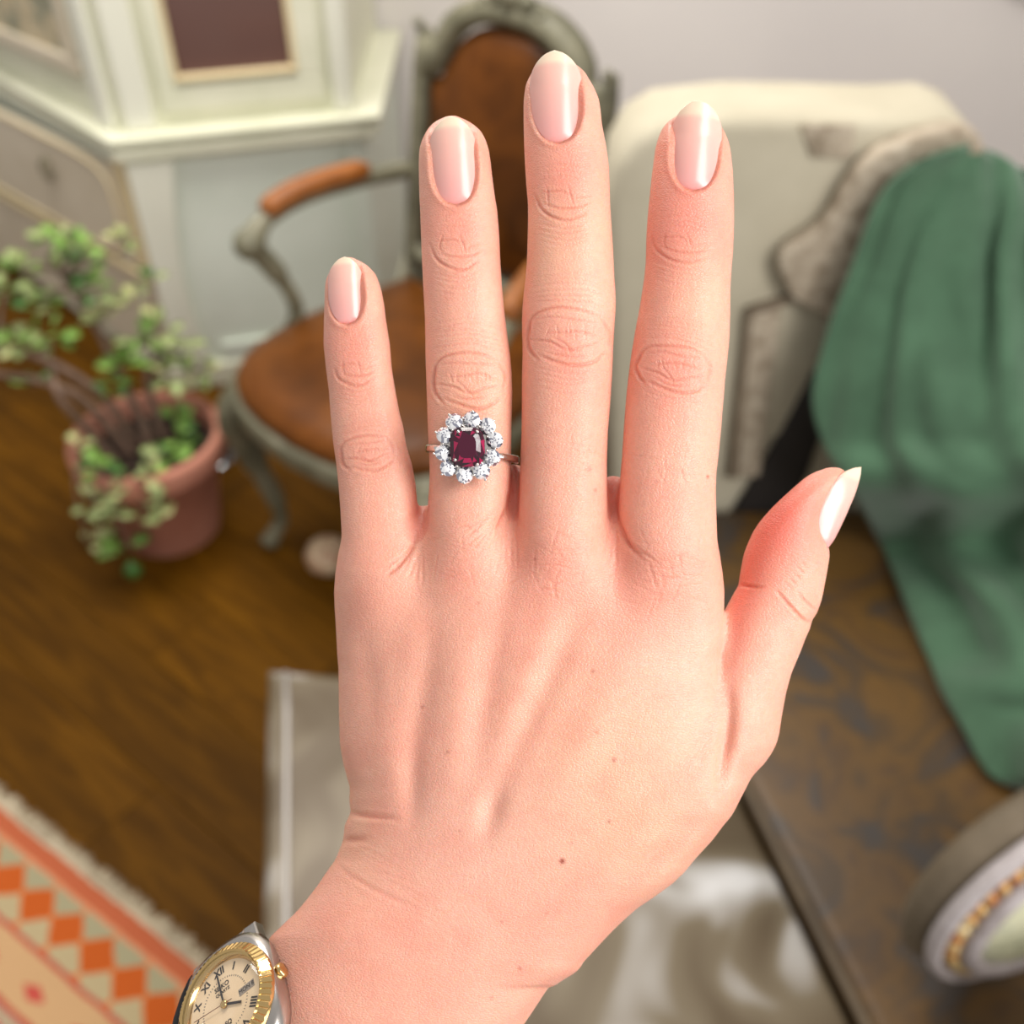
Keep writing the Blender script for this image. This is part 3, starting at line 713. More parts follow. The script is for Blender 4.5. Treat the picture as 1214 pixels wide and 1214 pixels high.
fing = {
 'pinky': [(305,404,418),(308,400,424),(311,397,430),(315,394,436),(321,391.4,442),(326,388.5,446),(334,385.8,449),(344,385,452.4),(364,384.5,456),(377,384,457.3),(408,383.5,462.3),(438,386.5,464.7),(463,389.8,468.8),(490,391.8,473.8),(505,393,478),(529,395.5,482),(551,398.8,488.6),(575,401.3,493),(603,403.4,495.2),(625,404.6,494.7),(645,405.4,493),(680,406,490),(720,410,486),(770,420,476)],
 'ring': [(138,529,543),(141,521,550),(144,516,556),(148,511,562),(154,506,569),(160,503,573),(169,499,577),(178,497,579.6),(190,496.4,581.5),(210,496.6,583.7),(235,497.2,587),(248,498,589.4),(278,499,591.9),(309,500.2,593.2),(341,501.8,595.3),(374,503.6,598.6),(400,504.3,602),(423,504.4,605),(440,505,606.5),(464,505.8,607.4),(500,507,606.5),(529,508.2,606.2),(551,509.2,605.8),(570,509.2,605.4),(595,507.5,604),(640,507,606),(700,507,606),(760,515,598)],
 'middle': [(69,653,667),(72,646,675),(76,640,682),(80,635.5,688),(86,630.5,694),(94,626,698.5),(102,623,703.5),(117,621,710),(130,620.6,712),(147,620.8,713.6),(172,621.3,718.5),(196,622.4,721.8),(221,624,722.8),(241,625.9,723.3),(260,626,724.5),(286,625.4,726.3),(310,624.6,727.6),(332,622.8,728.6),(350,620.6,730),(366,619.2,730),(385,618.8,728.6),(401,619.2,727.6),(420,619.5,726.8),(448,618.7,725.6),(480,618.6,723.5),(513,618.2,720.7),(546,616.8,719.6),(587,615.5,720),(640,612,722),(700,612,722),(770,620,714)],
 'index': [(131,818,834),(134,809,841),(138,801,846),(143,793,851),(151,786,856),(158,782.5,860),(169,778.5,864.2),(178,776.6,866.2),(202,773.5,868.8),(220,771.4,869.6),(240,769.4,870.2),(262,767.4,870.4),(281,766.2,869.8),(300,765.8,869),(313,765.4,867.8),(330,763.6,866.6),(346,761.2,865.9),(370,757.4,865.8),(392,753,865.2),(404,751,864.6),(428,747.2,862.2),(450,744.6,859.6),(468,742.6,858.4),(490,740.8,856.4),(509,739.4,855),(542,737.3,851.6),(560,735.8,849.4),(583,734,848.6),(608,732.6,849.3),(650,733,850.6),(700,736,851),(760,745,846)],
}
ZB = {'pinky': (-20, 36), 'ring': (-4, 44), 'middle': (4, 48), 'index': (0, 50)}
FTOP = {}
def finger_rows(nm):
    cz0, t0 = ZB[nm]; rows = []; y0 = fing[nm][0][0]; n = len(fing[nm])
    base_y = {'pinky': 680, 'ring': 640, 'middle': 640, 'index': 650}[nm]
    for (y, l, r) in fing[nm]:
        s = min(1, (y - y0) / (base_y - y0))
        t = (t0 * .80) * (1 - s) + t0 * s
        cz = cz0 - 6 * (1 - s)
        # tip rounding
        e = max(0, 1 - (y - y0) / 46.); tip = math.sqrt(max(.0, 1 - e ** 2.2))
        t *= max(.12, tip)
        cz = cz - 0 * e
        # joints slightly thicker
        if y > base_y:
            q = min(1, (y - base_y) / 110.); t = t * (1 - .55 * q); cz = cz - 16 * q
        rows.append((y, l, r, cz, t))
    return rows
palm = [(596,520,720),(604,490,752),(615,455,792),(626,432,820),(640,414,838),(655,406,846),(680,402,850),(700,400.5,851),(720,400.5,851.6),(740,400.8,851.9),(770,401,852.7),(789,401.2,857),(814,401.5,861),(839,401.8,862.6),(860,402.3,863),(883,403,864),(905,406.9,869),(920,411,870),(934,415,872),(947,414,868),(963,416,862),(970,412.5,858),(978,408.7,850),(996,406.9,836),(1019,397.8,812),(1034,387,799),(1048,377.9,784),(1065,365,760),(1080,352.5,737),(1090,342,726),(1111,320,705),(1145,300,674),(1172,284,649.4),(1200,266,631),(1240,240,604),(1300,200,560),(1400,128,490),(1500,56,420)]
def palm_rows():
    rows = []
    for (y, l, r) in palm:
        cz = np.interp(y, [596, 700, 900, 1060, 1200, 1500], [-26, -24, -30, -36, -44, -50])
        t = np.interp(y, [596, 606, 625, 650, 700, 850, 960, 1080, 1200, 1500], [10, 24, 40, 52, 66, 78, 84, 88, 96, 104])
        rows.append((y, l, r, cz, t))
    return rows
thumb = [(555,980,997),(558,969,1003),(562,961,1004),(567,953.5,1000),(573,946.5,996),(580,938.5,992),(589,928.7,986),(600,917,981),(611,907,978),(620,899.5,977),(631,892.5,978),(642,887.5,981),(652,883.4,983.3),(660,881,983.6),(683,876.8,979.8),(694,875.5,977.6),(703,870,976),(712,865.3,974),(727,858,968.6),(735,854.4,963),(745,850,960.5),(757,845,955),(773,838,949),(798,826,938.4),(822,815,931.8),(852,800,926.4),(870,790,923.8),(882,784,920.5),(893,777,915),(905,769,906.6),(920,760,892),(938,748,875.8),(956,736,860),(974,722,845),(996,706,828),(1018,690,810),(1034,676,797),(1048,664,782),(1062,650,762),(1075,640,742),(1100,620,714),(1140,590,676)]
def thumb_rows():
    rows = []
    for (y, l, r) in thumb:
        cz = np.interp(y, [555, 700, 800, 900, 1000, 1140], [-44, -50, -52, -46, -40, -44])
        t = np.interp(y, [555, 562, 575, 600, 650, 700, 740, 800, 880, 960, 1140], [5, 17, 28, 38, 44, 42, 44, 52, 62, 64, 55])
        rows.append((y, l, r, cz, t))
    return rows

G = 3.0
gx = np.arange(-60, 1060, G, dtype=np.float32); gy = np.arange(40, 1500, G, dtype=np.float32); gz = np.arange(-160, 84, G, dtype=np.float32)
BIG = np.float32(60)
field = np.full((len(gy), len(gx), len(gz)), BIG, np.float32)
def prim(rows, n=2.15, zshape=None):
    """superellipse slices stacked along y -> field over a y/x window"""
    ys, (Lc, Rc, Cz, Tz) = dense(rows)
    y0, y1 = ys[0], ys[-1]
    m = (gy >= y0 - 30) & (gy <= y1 + 30); Y = gy[m]; Yc = np.clip(Y, y0, y1)
    l = np.interp(Yc, ys, Lc); r = np.interp(Yc, ys, Rc); cz = np.interp(Yc, ys, Cz); tz = np.interp(Yc, ys, Tz)
    mx = (gx >= l.min() - 45) & (gx <= r.max() + 45); X = gx[mx]
    c = ((l + r) / 2)[:, None, None].astype(np.float32); w = np.maximum(2, (r - l) / 2)[:, None, None].astype(np.float32)
    cz = cz[:, None, None].astype(np.float32); tz = np.maximum(2, tz)[:, None, None].astype(np.float32)
    XX = X[None, :, None]
    u = np.abs(XX - c) / w; zc = cz
    if zshape is not None: zc = cz + zshape(XX, Y[:, None, None])
    v = np.abs(gz[None, None, :] - zc) / tz
    rho = (u ** n + v ** n) ** (1 / n) + 1e-6
    # first-order distance: (rho-1)/|grad rho|
    gu = (u / rho) ** (n - 1) / w; gv = (v / rho) ** (n - 1) / tz
    g = np.sqrt(gu * gu + gv * gv) + 1e-6
    d = (rho - 1) / g
    d = np.clip(d, -60, 60)
    over = np.maximum(0, np.maximum(y0 - Y, Y - y1))[:, None, None].astype(np.float32)
    d = np.where(over > 0, np.sqrt(np.maximum(d, 0) ** 2 + over ** 2) + .5, d)
    iy = np.where(m)[0]; ix = np.where(mx)[0]
    return (slice(iy[0], iy[-1] + 1), slice(ix[0], ix[-1] + 1)), d.astype(np.float32)
def smin(a, b, k):
    h = np.clip(.5 + .5 * (b - a) / k, 0, 1)
    return b * (1 - h) + a * h - k * h * (1 - h)
def palm_z(x, y):
    # transverse arch: the little-finger side sits lower than the index side
    q = np.clip((650 - x) / 250, 0, 1.5); fade = np.clip((1080 - y) / 300, 0, 1)
    return (-16 * q ** 1.6 * fade).astype(np.float32)
sl, d = prim(palm_rows(), 2.35, palm_z)
palm_f = np.full_like(field, BIG); palm_f[sl] = d
sl, d = prim(thumb_rows(), 2.1)
tf = np.full_like(field, BIG); tf[sl] = d
# thumb joins the palm: sharp where the palm edge overlaps it, soft towards the wrist
kk = np.interp(gy, [560, 800, 880, 960, 1080], [4, 5, 16, 46, 60])[:, None, None].astype(np.float32)
body = smin(palm_f, tf, kk)
# web flesh between the fingers, set towards the palm
def web(cx, cy, rx, ry, cz, rz):
    X = gx[None, :, None]; Y = gy[:, None, None]; Z = gz[None, None, :]
    q = np.sqrt(((X - cx) / rx) ** 2 + ((Y - cy) / ry) ** 2 + ((Z - cz) / rz) ** 2)
    return ((q - 1) * min(rx, ry, rz)).astype(np.float32)
webs = [web(497, 648, 26, 46, -44, 24), web(609, 596, 26, 46, -30, 26), web(727, 614, 30, 50, -28, 26)]
for wf in webs: body = smin(body, wf, 10)
res = body.copy()
for nm in fing:
    sl, d = prim(finger_rows(nm), 2.2)
    kf = np.interp(gy[sl[0]], [0, 560, 620, 700], [3, 5, 16, 34])[:, None, None].astype(np.float32)
    f_ = smin(body[sl], d, kf)
    res[sl] = np.minimum(res[sl], f_)
field = res; del palm_f, tf, body, res

def surface_nets(f):
    s = f < 0
    ny, nx_, nz_ = f.shape
    occ = None
    cnt = np.zeros((ny - 1, nx_ - 1, nz_ - 1), np.uint8)
    for a in (0, 1):
        for b in (0, 1):
            for c in (0, 1): cnt += s[a:ny - 1 + a, b:nx_ - 1 + b, c:nz_ - 1 + c]
    cells = np.argwhere((cnt > 0) & (cnt < 8)); idx = np.full(cnt.shape, -1, np.int32); idx[tuple(cells.T)] = np.arange(len(cells))
    pos = np.zeros((len(cells), 3)); num = np.zeros(len(cells))
    corners = [(a, b, c) for a in (0, 1) for b in (0, 1) for c in (0, 1)]
    vals = {c: f[cells[:, 0] + c[0], cells[:, 1] + c[1], cells[:, 2] + c[2]] for c in corners}
    for c0 in corners:
        for ax in range(3):
            if c0[ax]: continue
            c1 = tuple(c0[k] + (k == ax) for k in range(3)); v0, v1 = vals[c0], vals[c1]
            m = (v0 < 0) != (v1 < 0); t = np.where(m, v0 / np.where(m, v0 - v1, 1), 0)
            for k in range(3): pos[:, k] += np.where(m, c0[k] + (t if k == ax else 0), 0)
            num += m
    pos = pos / num[:, None] + cells
    quads = []
    for ax in range(3):
        o1, o2 = [k for k in range(3) if k != ax]
        A_ = [slice(0, n_) for n_ in f.shape]; B_ = list(A_); A_[ax] = slice(0, f.shape[ax] - 1); B_[ax] = slice(1, f.shape[ax])
        e = np.argwhere(s[tuple(A_)] != s[tuple(B_)]); e = e[(e[:, o1] > 0) & (e[:, o2] > 0) & (e[:, o1] < f.shape[o1] - 1) & (e[:, o2] < f.shape[o2] - 1)]
        def ci(d1, d2):
            q = e.copy(); q[:, o1] += d1; q[:, o2] += d2; return idx[q[:, 0], q[:, 1], q[:, 2]]
        q = np.stack([ci(-1, -1), ci(0, -1), ci(0, 0), ci(-1, 0)], 1)
        inside = s[e[:, 0], e[:, 1], e[:, 2]]; flip = inside if ax != 1 else ~inside
        q[flip] = q[flip][:, ::-1]; quads.append(q)
    return pos, np.concatenate(quads)
P, Q = surface_nets(field); del field
pts = np.stack([gx[0] + P[:, 1] * G, gy[0] + P[:, 0] * G, gz[0] + P[:, 2] * G], 1)
# light smoothing, then one subdivision
def np_mesh(name, pts, quads):
    me = bpy.data.meshes.new(name); me.vertices.add(len(pts)); me.vertices.foreach_set('co', np.ascontiguousarray(pts, dtype=np.float32).ravel())
    me.loops.add(quads.size); me.loops.foreach_set('vertex_index', quads.astype(np.int32).ravel())
    me.polygons.add(len(quads)); me.polygons.foreach_set('loop_start', np.arange(0, quads.size, 4, dtype=np.int32)); me.polygons.foreach_set('loop_total', np.full(len(quads), 4, dtype=np.int32))
    me.update(calc_edges=True); return me
def smooth(pts, quads, it, lam=.5, mask=None):
    n = len(pts)
    for _ in range(it):
        acc = np.zeros_like(pts); c = np.zeros(n)
        for a, b in ((0, 1), (1, 2), (2, 3), (3, 0)):
            for k in range(3):
                acc[:, k] += np.bincount(quads[:, a], pts[quads[:, b], k], n) + np.bincount(quads[:, b], pts[quads[:, a], k], n)
            c += np.bincount(quads[:, a], minlength=n) + np.bincount(quads[:, b], minlength=n)
        avg = acc / np.maximum(c, 1)[:, None]
        l = lam if mask is None else lam * mask[:, None]
        pts = pts + (avg - pts) * l
    return pts
for _ in range(3): pts = smooth(pts, Q, 1, .5); pts = smooth(pts, Q, 1, -.52)      # shrink-free
pts = smooth(pts, Q, 1, .4)
tmp = np_mesh('tmp', pts, Q); to = bpy.data.objects.new('tmp', tmp); COL.objects.link(to)
ss = to.modifiers.new('s', 'SUBSURF'); ss.levels = 1; ss.render_levels = 1
dg = bpy.context.evaluated_depsgraph_get(); ev = to.evaluated_get(dg).to_mesh()
nv_ = len(ev.vertices); pts = np.empty(nv_ * 3, np.float32); ev.vertices.foreach_get('co', pts); pts = pts.reshape(-1, 3).astype(float)
Q = np.empty(len(ev.loops), np.int32); ev.loops.foreach_get('vertex_index', Q); Q = Q.reshape(-1, 4)
to.evaluated_get(dg).to_mesh_clear(); bpy.data.objects.remove(to); bpy.data.meshes.remove(tmp)
def normals(pts, Q):
    n = np.cross(pts[Q[:, 2]] - pts[Q[:, 0]], pts[Q[:, 3]] - pts[Q[:, 1]]); N_ = np.zeros_like(pts)
    for k in range(4):
        for c in range(3): N_[:, c] += np.bincount(Q[:, k], n[:, c], len(pts))
    return N_ / (np.linalg.norm(N_, axis=1)[:, None] + 1e-9)
# orientation: outward normals must point to +z on the back of the hand
Nn = normals(pts, Q)
if Nn[np.argmax(pts[:, 2]), 2] < 0: Q = Q[:, ::-1].copy(); Nn = -Nn

# ---------- nails: outline (centre line, half width), used for the bed and for the plates
# name: base(x,y) tip(x,y) half-width profile along 0 (cuticle)..1 (tip)
NAILS = {
 'pinky': dict(b=(412, 385), t=(408.5, 304.5), w=21.3, skew=0),
 'ring': dict(b=(541.5, 243.5), t=(534.5, 137.5), w=28.3, skew=0),
 'middle': dict(b=(662, 170), t=(657.5, 59.5), w=31.2, skew=0),
 'index': dict(b=(821.5, 226.5), t=(829, 118.5), w=30.0, skew=0),
}
def nail_w(t, tip=2.2):
    t = np.asarray(t, float)
    lo = np.clip(t / .42, 0, 1); a = np.sqrt(np.clip(1 - (1 - lo) ** 2.3, 0, 1)) * (.93 + .07 * lo)
    hi = np.clip((t - .60) / .40, 0, 1); return a * np.clip(1 - hi ** tip, 0, 1) ** .62
def nail_uv(nm, x, y):
    q = NAILS[nm]; bx, by = q['b']; tx, ty = q['t']; dx, dy = tx - bx, ty - by; Ln = math.hypot(dx, dy)
    t = ((x - bx) * dx + (y - by) * dy) / Ln ** 2; s = ((x - bx) * -dy + (y - by) * dx) / Ln
    return t, s, Ln           # s: positive towards the right (image)
# finger top surface for placing the plates
def ftop(nm, x, y):
    ys, (Lc, Rc, Cz, Tz) = dense(finger_rows(nm)); l = np.interp(y, ys, Lc); r = np.interp(y, ys, Rc); cz = np.interp(y, ys, Cz); tz = np.interp(y, ys, Tz)
    u = np.clip(np.abs(x - (l + r) / 2) / ((r - l) / 2), 0, 1); return cz + tz * (1 - u ** 2.2) ** (1 / 2.2)

x, y, z = pts.T
front = np.clip(Nn[:, 2] * 1.6, 0, 1)
disp = np.zeros(nv_)
def gauss(cx, cy, rx, ry, rot=0.):
    c, s_ = math.cos(rot), math.sin(rot); dx = x - cx; dy = y - cy
    return np.exp(-(((dx * c + dy * s_) / rx) ** 2 + ((-dx * s_ + dy * c) / ry) ** 2))
def seg_dist(P0):
    """distance of vertices near a polyline, and position along it; only evaluated close by"""
    P0 = np.array(P0, float); lo = P0.min(0) - 30; hi = P0.max(0) + 30
    m = np.where((x > lo[0]) & (x < hi[0]) & (y > lo[1]) & (y < hi[1]) & (Nn[:, 2] > -.1))[0]
    best = np.full(len(m), 1e9); along = np.zeros(len(m)); tot = 0; lens = np.hypot(*(P0[1:] - P0[:-1]).T); T = lens.sum()
    for a, b, L_ in zip(P0[:-1], P0[1:], lens):
        d = b - a; t = np.clip(((x[m] - a[0]) * d[0] + (y[m] - a[1]) * d[1]) / (L_ ** 2 + 1e-9), 0, 1)
        dd_ = np.hypot(x[m] - a[0] - t * d[0], y[m] - a[1] - t * d[1]); w = dd_ < best; best[w] = dd_[w]; along[w] = (tot + t[w] * L_) / T; tot += L_
    return m, best, along
def spl2(P0, n=6): return [(p.x, p.y) for p in spline([(a, b, 0) for a, b in P0], n)] if len(P0) > 2 else P0
red = np.zeros(nv_)
def groove(P0, depth, width, fade=True, r=.25, lip=.25):
    m, d, a = seg_dist(spl2(P0)); e = np.sin(np.pi * np.clip(a, .02, .98)) ** .5 if fade else 1.
    width = width * .8; g = np.exp(-(d / width) ** 2) * e; l = np.exp(-((d - width * 2.1) / width) ** 2) * e
    disp[m] += -1.2 * depth * g + depth * lip * l
    red[m] += 1.25 * r * g * min(1, depth)
def ridge(P0, h, width, prof=None):
    Pn = spl2(P0); P1 = np.array(Pn); lo = P1.min(0) - width * 2.5; hi = P1.max(0) + width * 2.5
    m = np.where((x > lo[0]) & (x < hi[0]) & (y > lo[1]) & (y < hi[1]) & (Nn[:, 2] > 0))[0]
    best = np.full(len(m), 1e9); al = np.zeros(len(m)); tot = 0; lens = np.hypot(*(P1[1:] - P1[:-1]).T); T = lens.sum()
    for a, b, L_ in zip(P1[:-1], P1[1:], lens):
        d = b - a; t = np.clip(((x[m] - a[0]) * d[0] + (y[m] - a[1]) * d[1]) / (L_ ** 2 + 1e-9), 0, 1)
        q = np.hypot(x[m] - a[0] - t * d[0], y[m] - a[1] - t * d[1]); w = q < best; best[w] = q[w]; al[w] = (tot + t[w] * L_) / T; tot += L_
    disp[m] += h * np.exp(-(best / width) ** 2) * np.sin(np.pi * np.clip(al, 0, 1)) ** 1.15

# knuckles and tendons
for cx, cy, rx, ry, h in ((788, 680, 46, 46, 8), (662, 668, 44, 44, 10), (552, 672, 36, 40, 7), (447, 716, 32, 38, 6)): disp += h * gauss(cx, cy, rx, ry)
ridge([(662, 690), (640, 780), (612, 880), (590, 1000)], 3.6, 22)
ridge([(790, 700), (735, 800), (680, 900), (620, 1010)], 4, 26)
ridge([(552, 700), (545, 800), (535, 900), (520, 1000)], 3.2, 20)
ridge([(447, 740), (450, 830), (462, 920), (468, 990)], 2.2, 20)

ridge([(700, 700), (655, 790), (614, 880), (584, 985)], -7, 18)
ridge([(604, 660), (590, 750), (572, 850), (560, 940)], -4, 17)
ridge([(515, 700), (505, 800), (492, 880), (489, 985)], -5, 16)
ridge([(428, 740), (440, 810), (446, 880)], -2.2, 14)
disp += -6 * gauss(605, 640, 22, 50, .1) - 5 * gauss(725, 660, 22, 50, -.2) - 5 * gauss(500, 670, 18, 45)
disp += -6 * gauss(583, 960, 14, 32, .25) - 3 * gauss(488, 930, 12, 44)
# hollow beside the thumb tendon
ridge([(698, 1080), (755, 1036), (800, 992), (838, 950)], -6, 13)
ridge([(725, 1085), (775, 1045), (830, 985), (880, 915)], 5, 14)
ridge([(862, 800), (864, 850), (858, 900), (850, 960)], -9, 9)
# wrist bone
disp += 6 * gauss(400, 1090, 60, 50)
groove([(494, 630), (491, 642), (483, 658), (470, 674), (458, 682)], 2.3, 3.4, r=.4, lip=0)
groove([(604, 585), (603, 600), (598, 614), (588, 628)], 2.3, 3.4, r=.4, lip=0)
groove([(729, 596), (733, 617), (741, 638), (752, 653), (764, 662)], 2.3, 3.4, r=.4, lip=0)
rg0 = random.Random(9)
# skin folds at the ulnar side of the wrist
groove([(408, 962), (424, 966), (442, 968), (470, 970)], 2.2, 4.2); groove([(402, 996), (418, 996), (436, 994)], 1.4, 5); groove([(396, 1020), (415, 1038), (450, 1058), (490, 1076)], .6, 4.0)
for k in range(9): groove([(402 + 13 * k, 990 + 13 * k + rg0.uniform(-6, 6)), (430 + 13 * k, 998 + 14 * k), (470 + 12 * k, 1014 + 15 * k + rg0.uniform(-6, 6))], .22, 2.6, r=.05)

rg = random.Random(3)
def joint(cx, cy, rx, ry, tilt=0., big=True, d0=1.0, seed=0):
    """oval of creases over a knuckle with inner folds and finer lines above and below"""
    r_ = random.Random(seed); ct, st = math.cos(tilt), math.sin(tilt)
    def T(u, v): return (cx + (u * rx) * ct - (v * ry) * st, cy + (u * rx) * st + (v * ry) * ct)
    def jit(u, v, a=.05): return T(u + r_.uniform(-a, a), v + r_.uniform(-a, a))
    if big:
        groove([jit(-.98, -.15), T(-.93, -.55), T(-.7, -.88), jit(-.2, -1), jit(.3, -.96), T(.75, -.78)], 1.5 * d0, 2.0, r=.3)
        groove([T(-.93, -.5), jit(-1.0, .0), T(-.93, .45), T(-.72, .8)], 1.9 * d0, 2.3, r=.35)
        groove([T(-.72, .62), jit(-.3, .86), jit(.15, 1.0), jit(.6, .85), T(.9, .5)], 1.7 * d0, 2.2, r=.3)
        groove([T(.75, -.72), jit(.97, -.25), jit(.93, .3)], 1.0 * d0, 2.4, r=.2)
        groove([jit(-.85, -.55), jit(-.4, -.66), jit(.1, -.62), jit(.7, -.6)], .9 * d0, 1.7)
        groove([jit(-.9, .12), jit(-.45, .2), jit(-.1, .42), jit(.3, .4)], 1.2 * d0, 1.7, r=.3)
        groove([jit(-.6, -.1), jit(-.25, -.2), jit(.2, -.25), jit(.7, -.1)], 1.0 * d0, 1.7)
        groove([jit(-.35, -.05), jit(-.1, .3), jit(.05, .55)], .8 * d0, 1.5)
        groove([jit(.0, .42), jit(.35, .25), jit(.75, .1)], 1.0 * d0, 1.6)
        groove([jit(-.5, .5), jit(-.1, .66), jit(.4, .6)], .9 * d0, 1.6)
        for k in range(7): groove([jit(-.5 + .17 * k, -.35, .1), jit(-.5 + .17 * k, .05, .1)], .5 * d0, 1.2, r=.1)
        for k in range(6): groove([jit(-.9, -1.2 - .17 * k, .06), jit(-.2, -1.32 - .18 * k, .06), jit(.5, -1.26 - .18 * k, .06), jit(.95, -1.05 - .16 * k, .06)], .75 * d0 * (1 - .1 * k), 1.8, r=.12)
        for k in range(4): groove([jit(-.7, 1.1 + .2 * k, .06), jit(0, 1.3 + .2 * k, .06), jit(.7, 1.1 + .2 * k, .06)], .6 * d0 * (1 - .15 * k), 1.8, r=.12)
    else:
        groove([T(-.95, -.3), jit(-.75, .4), T(-.3, .85), jit(.2, .95), T(.8, .55)], 1.5 * d0, 2.0, r=.3)
        groove([jit(-.6, .15), jit(-.1, .35), jit(.5, .28), jit(.9, .05)], 1.3 * d0, 1.7, r=.3)
        groove([jit(-.7, -.4), jit(-.1, -.5), jit(.2, -.3)], .9 * d0, 1.6)
        groove([jit(.1, -.8), jit(.22, -.2), jit(.3, .2)], .9 * d0, 1.4)
        groove([jit(-.5, -.7), jit(-.55, -.2), jit(-.45, .2)], .7 * d0, 1.4)
        groove([jit(.3, -.1), jit(.6, -.2), jit(.95, -.3)], .7 * d0, 1.4)
        for k in range(4): groove([jit(-.8, 1.1 + .3 * k), jit(0, 1.35 + .3 * k), jit(.8, 1.05 + .3 * k)], .6 * d0 * (1 - .15 * k), 1.8, r=.12)
        for k in range(3): groove([jit(-.7, -1.0 - .3 * k), jit(0, -1.2 - .3 * k), jit(.7, -1.0 - .3 * k)], .4 * d0, 1.8, r=.08)
joint(557, 452, 44, 33, 0, True, 1.15, 1)
joint(674, 400, 50, 34, .02, True, 1.15, 2)
joint(799, 438, 44, 27, .12, True, 1.0, 3)
joint(436, 538, 33, 21, -.12, True, .85, 4)
joint(541, 296, 33, 24, -.02, False, 1.1, 5)
joint(668, 238, 36, 24, 0, False, 1.1, 6)
joint(808, 292, 38, 20, .1, False, .8, 7)
joint(421, 440, 26, 18, -.05, False, .9, 8)
# thumb folds
groove([(945, 702), (958, 716), (968, 724)], 1.5, 2.0); groove([(920, 700), (938, 720), (952, 734), (962, 738)], 2.2, 2.2, r=.4); groove([(877, 694), (890, 695), (905, 696)], 1.8, 2.4, r=.4)
for k in range(5): groove([(930 + k * 5, 690 - k * 6), (940 + k * 5, 700 - k * 6)], .6, 1.6)
# web lines fanning from between the fingers over the back of the hand
for (ax_, ay_, bx_, by_) in ((600, 612, 585, 660), (606, 616, 606, 670), (592, 612, 560, 650), (492, 645, 470, 672), (497, 650, 492, 690), (480, 655, 450, 680), (735, 625, 752, 655), (742, 640, 775, 662), (728, 620, 722, 670), (585, 606, 545, 632)):
    for k in range(3):
        o_ = k * 5 - 5; groove([(ax_ + o_ * .3, ay_), ((ax_ + bx_) / 2 + o_, (ay_ + by_) / 2 + 2), (bx_ + o_ * 1.6, by_ + o_)], .7, 2.0, r=.1)
# finer crossing lines over the big knuckles
for (cx, cy, rr, n_) in ((790, 690, 46, 40), (655, 665, 42, 36), (690, 540, 30, 14), (800, 560, 35, 18), (545, 665, 34, 16)):
    for k in range(n_):
        a = rg.uniform(-.5, .5) + (math.pi / 2 if rg.random() < .25 else 0); px_ = cx + rg.gauss(0, rr * .5); py_ = cy + rg.gauss(0, rr * .5); ll = rg.uniform(8, 20)
        groove([(px_ - ll * math.cos(a), py_ - ll * math.sin(a)), (px_, py_ + rg.uniform(-2, 2)), (px_ + ll * math.cos(a), py_ + ll * math.sin(a))], .34, 1.8, r=.14)

# nail beds
def outline_dist(P0, m):
    best = np.full(len(m), 1e9)
    P0 = np.array(P0)
    for a, b_ in zip(P0, np.roll(P0, -1, 0)):
        d = b_ - a; t_ = np.clip(((x[m] - a[0]) * d[0] + (y[m] - a[1]) * d[1]) / (d @ d + 1e-9), 0, 1)
        best = np.minimum(best, np.hypot(x[m] - a[0] - t_ * d[0], y[m] - a[1] - t_ * d[1]))
    return best
for nm in NAILS:
    t, s, Ln = nail_uv(nm, x, y); q = NAILS[nm]; W = q['w']
    m = np.where((t > -.3) & (t < 1.2) & (np.abs(s) < W + 22) & (Nn[:, 2] > -.2))[0]
    ts_ = np.linspace(0, 1.0, 30); dx_, dy_ = (q['t'][0] - q['b'][0]) / Ln, (q['t'][1] - q['b'][1]) / Ln
    ws_ = np.where(ts_ > .6, W, W * nail_w(np.minimum(ts_, .6)))
    # the bed keeps its full width to the finger's end
    poly_ = [(q['b'][0] + dx_ * Ln * a_ - dy_ * w_, q['b'][1] + dy_ * Ln * a_ + dx_ * w_) for a_, w_ in zip(ts_, ws_)] + [(q['b'][0] + dx_ * Ln * a_ + dy_ * w_, q['b'][1] + dy_ * Ln * a_ - dx_ * w_) for a_, w_ in zip(ts_[::-1], ws_[::-1])]
    dist = outline_dist(poly_, m); tt = t[m]; wl = np.where(tt > .6, W, W * nail_w(np.clip(tt, 0, .6)))
    ins = (tt > 0) & (tt < 1) & (np.abs(s[m]) < wl); sd = np.where(ins, dist, -dist)      # + inside
    bed = 1 / (1 + np.exp(-(sd - 1.2) * 1.1))
    endf = np.clip(1.05 - tt, 0, 1) ** .5
    fold = np.exp(-((sd + 4.0) / 3.6) ** 2) * endf; gr = np.exp(-((sd + .2) / 1.5) ** 2) * np.clip((1.0 - tt) * 5, 0, 1)
    disp[m] += -9 * bed + .9 * fold - 1.2 * gr
    red[m] += .42 * gr + .14 * np.exp(-((sd + 4) / 4) ** 2) * endf
pts2 = pts + Nn * (disp * front)[:, None]
